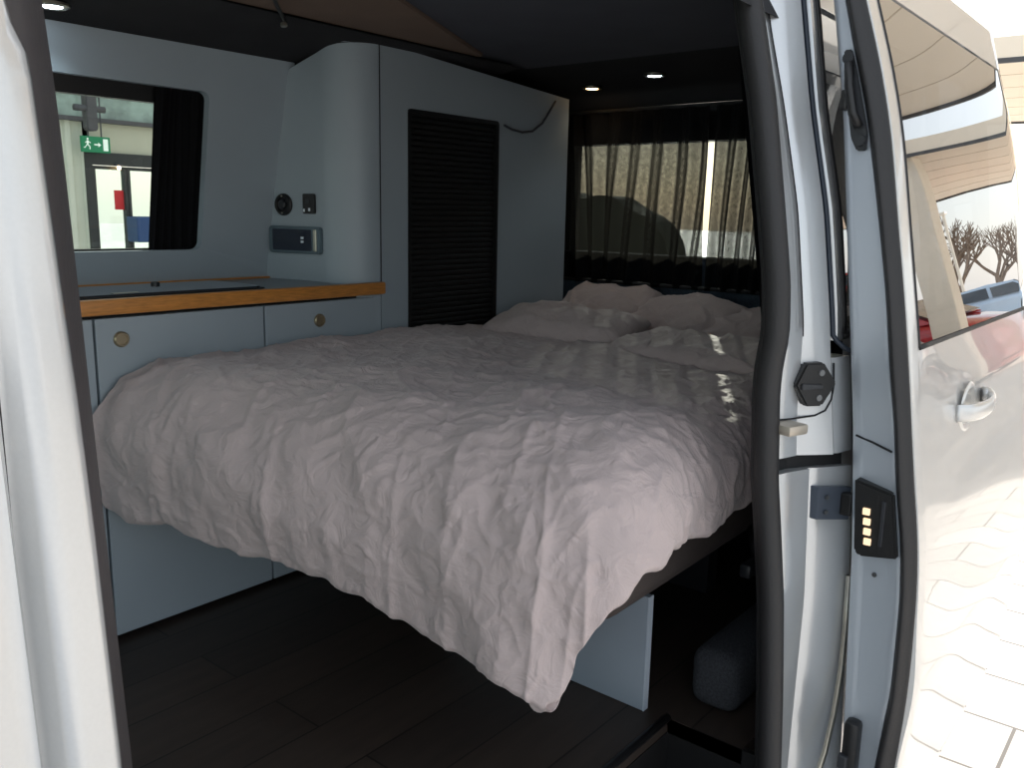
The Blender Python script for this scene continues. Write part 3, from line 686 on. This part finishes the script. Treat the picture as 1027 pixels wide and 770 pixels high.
# ================================================================= BED
mt = thing('bed', 'dark brown cloth bed base on a blue-grey upright panel, under the duvet', 'bed', (1.8, 1.2, .24))
bm = B(); box(bm, 1.13, 2.55, .70, 1.70, .235, .44, .05, 5); 
for v in bm.verts:
    if v.co.z < .34 and v.co.y < .9: v.co.z += .055*max(0, (.82-v.co.y)/.12)**1.5*(1 if v.co.x > 1.3 else .5)
new('base_cushion', bm, MATT, mt, True, 40)
bm = B(); box(bm, 1.20, 2.60, .76, 1.70, .44, .50, .03, 4); new('top_cushion', bm, MATT, mt, True, 40)
bm = B(); box(bm, 1.337, 1.352, .748, 1.25, .001, .234, .001); lp = new('support_panel', bm, LAMG, mt)
lp['label'] = 'blue-grey upright panel with its lit edge painted pale'
bm = B(); box(bm, 1.3365, 1.3525, .7455, .748, .001, .234); eb = new('lit_edge', bm, LAML, lp)  # light on the panel edge, painted as a paler strip
bm = B(); box(bm, 1.9, 1.95, .9, 1.6, .001, .236); new('support_frame', bm, DPLAS, mt)
sb = thing('seat_belt_buckle', 'black seat belt buckle hanging under the near side of the bed', 'buckle', (1.66, .68, .22))
bm = B(); box(bm, 1.60, 1.70, .665, .69, .205, .235, .006); new('buckle_body', bm, DPLAS, sb, True, 30)
bm = B(); box(bm, 1.685, 1.693, .672, .680, .238, .262, .002); new('buckle_tongue', bm, CHROME, sb)
bm = B(); tube(bm, [(1.655, .68, .23), (1.66, .69, .26), (1.68, .705, .29)], .008, 8, 1, .3); new('strap', bm, BPLAS, sb, True)

# duvet -----------------------------------------------------------
def fbm(p, o=3):
    s = 0; A = 1; f = 1
    for _ in range(o): s += A*noise.noise(p*f); A *= .5; f *= 2.03
    return s
def ridge(p): return 1-abs(noise.noise(p))*2.2
def duvet():
    NA, NB = 300, 250; CURL = 9
    rows = []; YB = .795; YF = 1.738
    for i in range(NA+CURL+1):
        row = []
        for j in range(NB+CURL+1):
            tb = min(1, j/NB); ta = min(1, i/NA)
            # arc lengths: b from far (neg) to near hem, a from rear (neg) to front hem
            sm_ = min(1, max(0, (tb-.40)/.42)); La = .375+.10*tb**.8+.075*sm_*sm_*(3-2*sm_); Lb = .262-.03*max(0, min(1, (ta-.75)*4))
            hn_ = .018*noise.noise(Vector((tb*9, 1, 0)))+.012*noise.noise(Vector((tb*23, 1, 3)))
            hn2 = .02*noise.noise(Vector((ta*9, 5, 0)))+.012*noise.noise(Vector((ta*26, 5, 3)))
            b = -(YF-YB)+(YF-YB+Lb+hn2)*tb
            xrear = 2.02
            yy = YB-b if b < 0 else YB
            far = (yy-YB)/(YF-YB)
            Xb = 1.115-.175*far**1.6+.012*sin(far*7)+.125*(1-far)
            RA = .160+.115*(1-far)
            a_ = -(xrear-Xb)+(xrear-Xb+La+hn_)*ta
            if a_ > 0: La_f = 1
            pa, pb = max(a_, 0), max(b, 0); r = sqrt(pa*pa+pb*pb)
            if r > 1e-6: L_ = sqrt(pa*pa+.6*pb*pb); da, db = pa/L_, .775*pb/L_
            else: da, db = 0, 0
            # softened corner: the sheet's corner droops but keeps its length short
            if r > .50: r = .50+(r-.50)*.30
            rb = RA*da+.155*(1-da)
            if r < rb*pi/2: out = rb*sin(r/rb); drop = rb*(1-cos(r/rb))
            else: out = rb-(.12 if far > .3 else .12*far/.3-.10*(1-far/.3)*da)*(r-rb*pi/2); drop = rb+(r-rb*pi/2)
            X = Xb+max(-a_, 0)-da*out; Y = yy-db*out
            Zt = .575+.032*far
            # crown of the quilt and slack lumps
            P = Vector((X, Y, 0))
            Zt += .012*noise.noise(P*4+Vector((0, 0, 3)))
            Z = Zt-drop
            N = Vector((-da*sin(min(r/rb, pi/2)), -db*sin(min(r/rb, pi/2)), cos(min(r/rb, pi/2))))
            hang = min(1, r/.25)
            # hanging folds: noise along the edge, stretched down the drop
            e = (Y*1.0-X*.55) if pa > 0 else X*1.0
            fold = noise.noise(Vector((e*8+drop*11, drop*1.3, 1)))+.6*noise.noise(Vector((e*17+drop*4, drop*3.5, 4)))
            disp = .0095*hang*fold
            # flat-top wrinkles, long in one direction
            q = Vector((X*.72+Y*.69, -X*.69+Y*.72, 0))
            wv = Vector((q.x+.05*noise.noise(P*7), q.y+.05*noise.noise(P*7+Vector((5, 0, 0))), 0))
            w1_ = ridge(Vector((wv.x*5.5, wv.y*13, 2)))**3 if ridge(Vector((wv.x*5.5, wv.y*13, 2))) > 0 else 0
            w2r = ridge(Vector((wv.x*22, wv.y*10, 8))); w2_ = max(0, w2r)**3
            P3 = Vector((X, Y, Z))
            w3r = ridge(P3*19+Vector((noise.noise(P3*9)*1.2, 0, 0))); w3_ = max(0, w3r)**4
            msk = .5+.5*noise.noise(P3*5+Vector((9, 9, 9)))
            disp += .0062*w1_*(.4+msk)+.0036*w2_*(.3+msk)+.0035*w3_*(.3+1.2*(1-msk))+.0045*fbm(P3*11, 3)
            disp += .010*noise.noise(P3*6.5)
            # curl under at the hems
            ci = max(0, i-NA)/CURL; cj = max(0, j-NB)/CURL; cc = max(ci, cj)
            V = Vector((X, Y, Z))+N*disp
            if cc > 0:
                th = pi*cc; k = .020
                dx, dy = (ci, cj); L = sqrt(dx*dx+dy*dy); dx /= L; dy /= L
                V += Vector((dx*k*(1-cos(th)), dy*k*(1-cos(th)), -k*.8*sin(th)+.03*max(0, cc-.6)))
            if V.y > YF+.006: V.y = YF+.006
            if V.z < .02: V.z = .02
            # settle down into the rear
            if ta < .05: V.z -= .05*(1-ta/.05)
            row.append(V)
        rows.append(row)
    bm = B(); grid(bm, rows)
    return tag(new('duvet', bm, DUV, None, True), 'crumpled grey-pink duvet spread over the bed and hanging off its front corner', 'duvet')
duvet()

def pillow(c, sx, sy, sz, rz, tilt, label, seed, roll=0):
    bm = B(); n = 46; top_, bot = [], []
    Rm = Matrix.Rotation(rz, 4, 'Z') @ Matrix.Rotation(tilt, 4, 'Y') @ Matrix.Rotation(roll, 4, 'X')
    def srf(side):
        rows = []
        for i in range(n+1):
            row = []
            for j in range(n+1):
                u, v = 2*i/n-1, 2*j/n-1
                e = max(0, (1-abs(u)**2.6))*max(0, (1-abs(v)**2.6)); h = sz*e**.42
                pin = 1-.07*(u*u*v*v)-.06*(1-v*v)*0
                x = u*sx*(1-.05*(1-abs(v))**1*abs(u))*pin; y = v*sy*(1-.05*(1-abs(u))*abs(v))*pin
                p = Vector((x, y, seed)); 
                h *= 1+.25*noise.noise(p*5)
                r = ridge(Vector((x*9, y*9, seed+side))); h += (.011*max(0, r)**3+.014*noise.noise(p*12+Vector((0, 0, side))))*min(1, e*3)
                row.append(Rm @ Vector((x, y, side*h))+Vector(c))
            rows.append(row)
        return rows
    grid(bm, srf(1)); grid(bm, srf(-1)); bmesh.ops.remove_doubles(bm, verts=bm.verts, dist=.0004)
    o = new('pillow', bm, DUV, None, True)
    return tag(o, label, 'pillow', 'pillows at the head of the bed')
pillow((2.42, 1.585, .618), .14, .175, .052, .08, -.45, 'back pillow standing nearest the wardrobe', 1)
pillow((2.38, 1.28, .606), .14, .19, .055, -.22, -.42, 'middle back pillow, overlapping the one nearest the wardrobe', 2)
pillow((2.36, 1.03, .600), .15, .17, .050, .10, -.30, 'back pillow nearest the rear pillar, with a dark gap at its left', 3)
pillow((2.05, 1.47, .606), .14, .235, .050, .20, -.12, 'front left pillow lying against the wardrobe', 4)
pillow((1.97, .94, .588), .135, .31, .044, -.06, -.08, 'front right pillow lying across the middle of the bed head', 5)

# ================================================================= CEILING THINGS
def downlight(c, label, m, nrm=(0, 0, -1), power=1.2, colr=(.85, .93, 1)):
    t = thing('ceiling_light', label, 'light', c, 'small round ceiling spotlights')
    bm = B(); lathe(bm, [(.034, .002), (.034, -.003), (.028, -.006), (.024, -.003), (.022, .0)], c, 'z', 28); new('trim_ring', bm, CHROME, t, True, 40)
    bm = B(); lathe(bm, [(.023, -.001), (.020, -.0045), (.006, -.006)], c, 'z', 24); new('lens', bm, m, t, True)
    L = bpy.data.lights.new('spot', 'SPOT'); L.energy = power; L.color = colr; L.spot_size = radians(120); L.spot_blend = .6; L.shadow_soft_size = .02
    o = bpy.data.objects.new('lamp_glow', L); col.objects.link(o); o.location = Vector(c)+Vector((0, 0, -.012)); 
downlight((.832, 1.872, 1.316), 'white lit ceiling spotlight over the kitchen window', LEDW, power=1.5, colr=(.75, .92, 1))
downlight((2.50, 1.715, 1.345), 'small warm yellow lit ceiling spotlight over the pillows', LEDY, power=.5, colr=(1, .85, .62))
downlight((2.40, 1.42, 1.350), 'white lit ceiling spotlight over the pillows', LEDW, power=.8, colr=(.85, .95, 1))
bm = B(); tube(bm, [(1.08, 1.50, 1.36), (1.15, 1.585, 1.352), (1.20, 1.64, 1.350), (1.262, 1.70, 1.340)], .0045, 8)
bc = thing('bungee_cord', 'black elastic cord hooked to the edge of the roof lining', 'cord', (1.26, 1.7, 1.34)); new('cord', bm, BPLAS, bc, True)
bm = B(); disc(bm, (1.262, 1.705, 1.336), .008, 0, .008, (0, -.2, -1)); new('hook', bm, CHROME, bc)

# ================================================================= OUTSIDE
bm = B(); grid(bm, [[(x, y, GZ) for x in (-40, 90)] for y in (-60, 70)]); struct(new('ground', bm, PAVE), 'pale paved forecourt')
# canopies
def canopy(x0, x1, y0, y1, z, label):
    t = thing('canopy', label, 'canopy', ((x0+x1)/2, (y0+y1)/2, GZ), 'flat forecourt canopies')
    bm = B(); box(bm, x0, x1, y0, y1, z, z+.28); new('deck', bm, CREAM, t)
    for xx in (x0-.05, x1):
        bm = B(); box(bm, xx, xx+.05, y0, y1, z+.02, z+.32); f_ = new('fascia', bm, CREAM, t)
        bm = B(); box(bm, xx-.01, xx+.06, y0, y1, z-.05, z+.02); new('edge_strip', bm, DARKST, f_)
    bm = B(); n = 6
    for k in range(1, n): box(bm, x0+(x1-x0)*k/n-.01, x0+(x1-x0)*k/n+.01, y0, y1, z-.006, z)
    new('ceiling_joints', bm, mat('cream_joint', (200, 188, 170), .7, var=.02), t)
    return t
canopy(3.5, 11.2, -9, .35, 3.3, 'cream flat canopy nearest the van')
canopy(15.0, 24.0, -12, 7, 3.3, 'cream flat canopy further along the forecourt')
t = thing('canopy_post', 'square cream post holding the far canopy', 'post', (15.5, -2.9, GZ))
bm = B(); box(bm, 15.2, 15.75, -3.2, -2.75, GZ, 3.3, .03); new('column', bm, POSTM, t)
bm = B(); box(bm, 15.1, 15.85, -3.3, -2.65, GZ, GZ+.2, .03); new('base', bm, DARKST, t)

def car(c, rz, rgb, label):
    t = thing('car', label, 'car', c, 'parked cars'); pm = mat('car_paint_%d%d%d' % rgb, rgb, .3, .1, 1., var=.02)
    Rz = Matrix.Rotation(rz, 3, 'Z'); C0 = Vector(c)
    st = [(-2.1, .45, .62, .7), (-2.0, .25, .95, .82), (-1.6, .2, 1.0, .88), (-1.0, .2, 1.03, .9), (-.6, .2, 1.04, .9), (0, .2, 1.05, .9), (.7, .2, 1.02, .9), (1.3, .2, .92, .88), (1.9, .22, .78, .82), (2.1, .4, .65, .7)]
    bm = B(); rows = []
    for x, z0, z1, w in st: rows.append([C0+Rz @ Vector((x, y*w, z)) for y, z in ((-1, z0+.1), (-1, z1-.2), (-.94, z1-.05), (-.8, z1), (.8, z1), (.94, z1-.05), (1, z1-.2), (1, z0+.1), (.85, z0), (-.85, z0))])
    vs = grid(bm, rows, True); bm.faces.new(vs[0]); bm.faces.new(vs[-1]); new('car_body', bm, pm, t, True, 50)
    bm = B(); rows = []
    for x, z, w in ((-1.85, .98, .8), (-1.35, 1.42, .68), (-.4, 1.50, .66), (.3, 1.46, .66), (1.15, .98, .8)): rows.append([C0+Rz @ Vector((x, y, zz)) for y, zz in ((-.84, .95), (-w, z), (w, z), (.84, .95))])
    grid(bm, rows); new('roof', bm, pm, t, True, 60)
    for s in (-1, 1):
        for xa, xb, ta, tb in ((-1.55, -.45, -1.22, -.45), (-.35, .85, -.35, .28)):
            bm = B(); bm.faces.new([bm.verts.new(C0+Rz @ Vector(p)) for p in ((xa, s*.86, 1.04), (xb, s*.86, 1.04), (tb, s*.715, 1.40), (ta, s*.715, 1.38))]); new('side_glass', bm, HOBG, t)
    bm = B(); bm.faces.new([bm.verts.new(C0+Rz @ Vector(p)) for p in ((.35, -.62, 1.47), (.35, .62, 1.47), (1.2, .74, 1.02), (1.2, -.74, 1.02))]); new('windscreen', bm, HOBG, t)
    bm = B(); bm.faces.new([bm.verts.new(C0+Rz @ Vector(p)) for p in ((-1.4, -.62, 1.43), (-1.4, .62, 1.43), (-1.90, .72, 1.03), (-1.90, -.72, 1.03))]); new('rear_screen', bm, HOBG, t)
    for s in (-1, 1):
        for x in (-1.3, 1.3):
            bm = B(); lathe(bm, [(.2, -.1), (.31, -.1), (.33, -.06), (.33, .06), (.31, .1), (.2, .1)], (0, 0, 0), 'y', 20)
            for v in bm.verts: v.co = C0+Rz @ (v.co+Vector((x, s*.82, .33)))
            new('wheel', bm, RUBBER, t, True, 40)
    return t
car((17.6, -4.35, GZ), 1.9, (176, 20, 30), 'red parked hatchback reflected in the sliding door window')
car((13.4, -5.0, GZ), 1.5, (236, 236, 238), 'white parked car in front of the red one')
car((30, -4.9, GZ), 1.2, (176, 200, 224), 'pale blue parked car beyond the post')
car((24, -7.2, GZ), 1.7, (225, 225, 228), 'silver parked car between the red and blue ones')
bm = B(); rnd_ = random.Random(3)
rows = [[(24+.8*noise.noise(Vector((y*.6, z, 1))), y, GZ+z*(2.1+.35*noise.noise(Vector((y*.7, 3, 0))))*min(1, .05+((y-13.4)/2.2)**.5)) for z in frange(0, 1, 10)] for y in frange(13.4, 26, 120)]
grid(bm, rows); grid(bm, [[(x+1.2, y, z) for x, y, z in r_] for r_ in rows]); grid(bm, [[r_[-1], (r_[-1][0]+1.2, r_[-1][1], r_[-1][2])] for r_ in rows])
tag(new('added_hedge', bm, mat('added_hedge_green', (44, 54, 38), .9, bump=1., bscale=8, var=.4, vscale=4), None, True), 'dark greenery added far behind the van, dimming the left tailgate curtain', 'added_hedge')  # made-up greenery, placed to darken the left tailgate curtain
BARK = mat('bark', (122, 104, 88), .9, var=.2)
def tree(c, h, seed, label):
    rnd = random.Random(seed); t = thing('bare_tree', label, 'tree', c, 'bare trees beyond the forecourt')
    bm = B(); bt = B()
    def br(b, p, d, L, r, lev):
        q = p+d*L; tube(b, [p, (p+q)/2+Vector((rnd.uniform(-.03, .03),)*3)*L, q], [r, r*.8, r*.6], 5, cap=False)
        if lev == 0: return
        for k in range(4 if lev > 1 else 3):
            nd = (d+Vector((rnd.uniform(-.8, .8), rnd.uniform(-.8, .8), rnd.uniform(-.1, .5)))).normalized()
            br(bt, p+(q-p)*rnd.uniform(.5, 1), nd, L*rnd.uniform(.55, .75), r*.55, lev-1)
    br(bm, Vector(c), Vector((0, 0, 1)), h*.38, h*.03, 4)
    new('trunk', bm, BARK, t); new('branches', bt, BARK, t)
for i, (x, y, h, lb_) in enumerate(((44, -9.2, 6.5, 'bare tree seen left of the others in the door glass'), (48, -8.2, 5.5, 'smaller bare tree between the other two'), (52, -7.6, 6.0, 'bare tree farthest from the van'))): tree((x, y, GZ), h, i, lb_)
bm = B(); box(bm, 34, 34.06, -16, -2, .35, .42)
t = tag(new('barrier_rail', bm, POSTM), 'pale horizontal rail along the car park', 'rail')
t = thing('lamp_post', 'thin pale lamp post by the trees', 'lamp post', (38, -7.6, GZ))
bm = B(); tube(bm, [(38, -7.6, GZ), (38, -7.6, 4.2)], .06, 8); new('pole', bm, POSTM, t)
bm = B(); box(bm, 37.8, 38.2, -8.1, -7.5, 4.15, 4.25, .02); new('lamp_head', bm, POSTM, t)

# building beyond the kitchen window
YB_ = 5.5
CLAD = mat('pale_cladding', (196, 200, 184), .6, var=.05)
bl = thing('entrance_building', 'pale clad entrance wall seen through the kitchen window', 'building', (3, 5.6, GZ))
bm = B(); rows = []; x = -2.5
while x < 2.56: rows += [[(x, YB_, z) for z in (GZ, 4)], [(x+.05, YB_, z) for z in (GZ, 4)], [(x+.06, YB_-.02, z) for z in (GZ, 4)], [(x+.09, YB_-.02, z) for z in (GZ, 4)]]; x += .1
grid(bm, rows); new('corrugated_wall', bm, CLAD, bl)

bm = B(); box(bm, 2.56, 6.2, YB_-.02, YB_+.04, 1.245, 1.42); box(bm, 3.10, 6.2, YB_-.01, YB_+.04, GZ, 1.245); new('lintel_panel', bm, mat('beige_panel', (176, 176, 156), .6, var=.04), bl)
bm = B(); box(bm, 2.3, 6.2, YB_-.06, YB_+.02, 1.42, 1.445); box(bm, 2.3, 6.2, YB_-.06, YB_+.02, 1.60, 1.66); new('dark_beam', bm, DARKST, bl)
bm = B(); box(bm, 2.3, 6.2, YB_-.03, YB_+.02, 1.445, 1.60); new('upper_glazing', bm, mat('green_glazing', (120, 140, 130), .15, coat=1, var=.35, vscale=12, bump=.6, bscale=9), bl)
bm = B(); box(bm, 2.3, 6.2, YB_-.01, YB_+.04, 1.66, 4); new('upper_wall', bm, CLAD, bl)
dr_ = thing('entrance_door', 'dark framed glazed double door bright with daylight behind', 'door', (2.8, 5.5, GZ))
DF = mat('dark_door_frame', (36, 40, 40), .5, var=.05)
bm = B(); box(bm, 2.56, 3.10, YB_-.04, YB_+.03, 1.17, 1.245); box(bm, 2.56, 2.60, YB_-.04, YB_+.03, GZ, 1.17); box(bm, 3.06, 3.10, YB_-.04, YB_+.03, GZ, 1.17); new('frame', bm, DF, dr_)
for x0, x1 in ((2.605, 2.82), (2.825, 3.055)):
    bm = B(); 
    for bx in ((x0, x0+.018, GZ+.02, 1.165), (x1-.018, x1, GZ+.02, 1.165), (x0+.018, x1-.018, GZ+.02, GZ+.12), (x0+.018, x1-.018, 1.145, 1.165)): box(bm, bx[0], bx[1], YB_-.025, YB_+.015, bx[2], bx[3])
    lf2 = new('door_leaf', bm, DF, dr_)
    bm = B(); box(bm, x0+.018, x1-.018, YB_-.004, YB_, GZ+.12, 1.145); new('door_pane', bm, GLASS, lf2)
bm = B(); box(bm, 2.74, 2.80, YB_-.008, YB_-.005, .90, 1.02); tag(new('red_notice', bm, mat('red_notice', (190, 30, 36), .5, var=.02)), 'small red notice on the left leaf of the glazed entrance door', 'sign')
bm = B(); box(bm, 2.79, 2.95, YB_-.18, YB_-.04, .70, .86, .01); tag(new('blue_box', bm, mat('blue_box', (30, 64, 110), .5, var=.03)), 'blue box fixed at the meeting edge of the entrance doors', 'box')
# exit sign
ex = thing('exit_sign', 'green emergency exit sign with a white running figure and arrow', 'sign', (2.6, 5.4, 1.25))
bm = B(); box(bm, 2.515, 2.69, 5.40, 5.42, 1.238, 1.332, .003); new('sign_board', bm, mat('exit_green', (16, 110, 72), .5, emit=(16, 110, 72), estr=.25, var=.01), ex)
WS = mat('sign_white', (226, 236, 226), .5, emit=(220, 235, 220), estr=.25, var=.01)
bm = B(); y0 = 5.398
def flat(pts): bm.faces.new([bm.verts.new((x, y0, z)) for x, z in pts])
flat([(2.552+.006*cos(k*pi/5), 1.316+.006*sin(k*pi/5)) for k in range(10)])
flat([(2.546, 1.308), (2.558, 1.306), (2.556, 1.284), (2.545, 1.284)]); flat([(2.556, 1.303), (2.570, 1.295), (2.569, 1.290), (2.556, 1.296)]); flat([(2.546, 1.303), (2.535, 1.294), (2.538, 1.290), (2.548, 1.298)])
flat([(2.551, 1.287), (2.566, 1.272), (2.566, 1.255), (2.560, 1.255), (2.560, 1.270), (2.545, 1.284)]); flat([(2.545, 1.284), (2.548, 1.280), (2.535, 1.262), (2.526, 1.262), (2.526, 1.267), (2.533, 1.267)])
new('running_figure', bm, WS, ex)
bm = B(); flat([(2.59, 1.288), (2.615, 1.288), (2.615, 1.298), (2.632, 1.284), (2.615, 1.270), (2.615, 1.280), (2.59, 1.280)]); new('arrow', bm, WS, ex)
bm = B(); flat([(2.645, 1.25), (2.675, 1.25), (2.675, 1.32), (2.645, 1.32)]); new('door_symbol', bm, WS, ex)
bm = B(); box(bm, 2.56, 2.565, 5.405, 5.415, 1.33, 1.60); box(bm, 2.64, 2.645, 5.405, 5.415, 1.33, 1.60); new('hanger', bm, DARKST, ex)
# hanging heater
hh = thing('hanging_sensor', 'dark grey fitting with two side arms hanging before the entrance wall', 'fitting', (2.6, 5.0, 1.5))
bm = B(); prism(bm, rrect(2.36, 2.42, 1.33, 1.56, .02), 'y', 4.98, 5.04, .004); new('stem', bm, DARKST, hh)
bm = B(); tube(bm, [(2.30, 5.0, 1.45), (2.47, 5.0, 1.45)], .018, 10); new('arms', bm, DARKST, hh, True)
# small warm lamp above the doors
lm = thing('door_lamp', 'tiny warm lit lamp above the entrance doors', 'light', (2.76, 5.45, 1.15))
bm = B(); box(bm, 2.735, 2.775, YB_-.07, YB_-.04, 1.168, 1.18, .002); new('lamp_body', bm, DARKST, lm)
bm = B(); lathe(bm, [(.002, -.014), (.010, -.010), (.012, 0), (.010, .008), (.002, .010)], (2.755, YB_-.06, 1.158), 'z', 12); new('bulb', bm, LEDY, lm, True)
bm = B(); grid(bm, [[(x, y, GZ+.02) for x in (-10, 30)] for y in (14, 20)]); tag(new('lawn', bm, mat('grass_green', (112, 140, 84), .9, var=.3, vscale=3, bump=.5)), 'green lawn beyond the entrance doors', 'grass', kind='stuff')

# ================================================================= LIGHT
w = bpy.data.worlds.new('world'); scene.world = w; w.use_nodes = True; nt = w.node_tree
bg = nt.nodes['Background']; sky = nt.nodes.new('ShaderNodeTexSky'); sky.sky_type = 'NISHITA'; sky.sun_disc = False
sky.sun_elevation = radians(22); sky.sun_rotation = radians(90-30); sky.air_density = 1.2; sky.dust_density = 1.5; sky.ozone_density = 1.5
hs = nt.nodes.new('ShaderNodeMix'); hs.data_type = 'RGBA'; hs.inputs[0].default_value = .85; hs.inputs[7].default_value = (2.75, 2.9, 3.1, 1)
nt.links.new(sky.outputs[0], hs.inputs[6]); nt.links.new(hs.outputs[2], bg.inputs[0]); bg.inputs[1].default_value = .38
S = bpy.data.lights.new('sun', 'SUN'); S.energy = 8.; S.angle = radians(.6); S.color = (1, .93, .84)
so = bpy.data.objects.new('sun', S); col.objects.link(so)
el, az = radians(22), radians(30.3)
sd_ = Vector((cos(el)*cos(az), cos(el)*sin(az), sin(el)))
so.rotation_euler = (-sd_).to_track_quat('-Z', 'Y').to_euler(); so.location = (8, 5, 6)
scene.view_settings.view_transform = 'Standard'; scene.view_settings.look = 'None'; scene.view_settings.gamma = 1
scene.view_settings.exposure = 0.15; scene.view_settings.use_curve_mapping = False
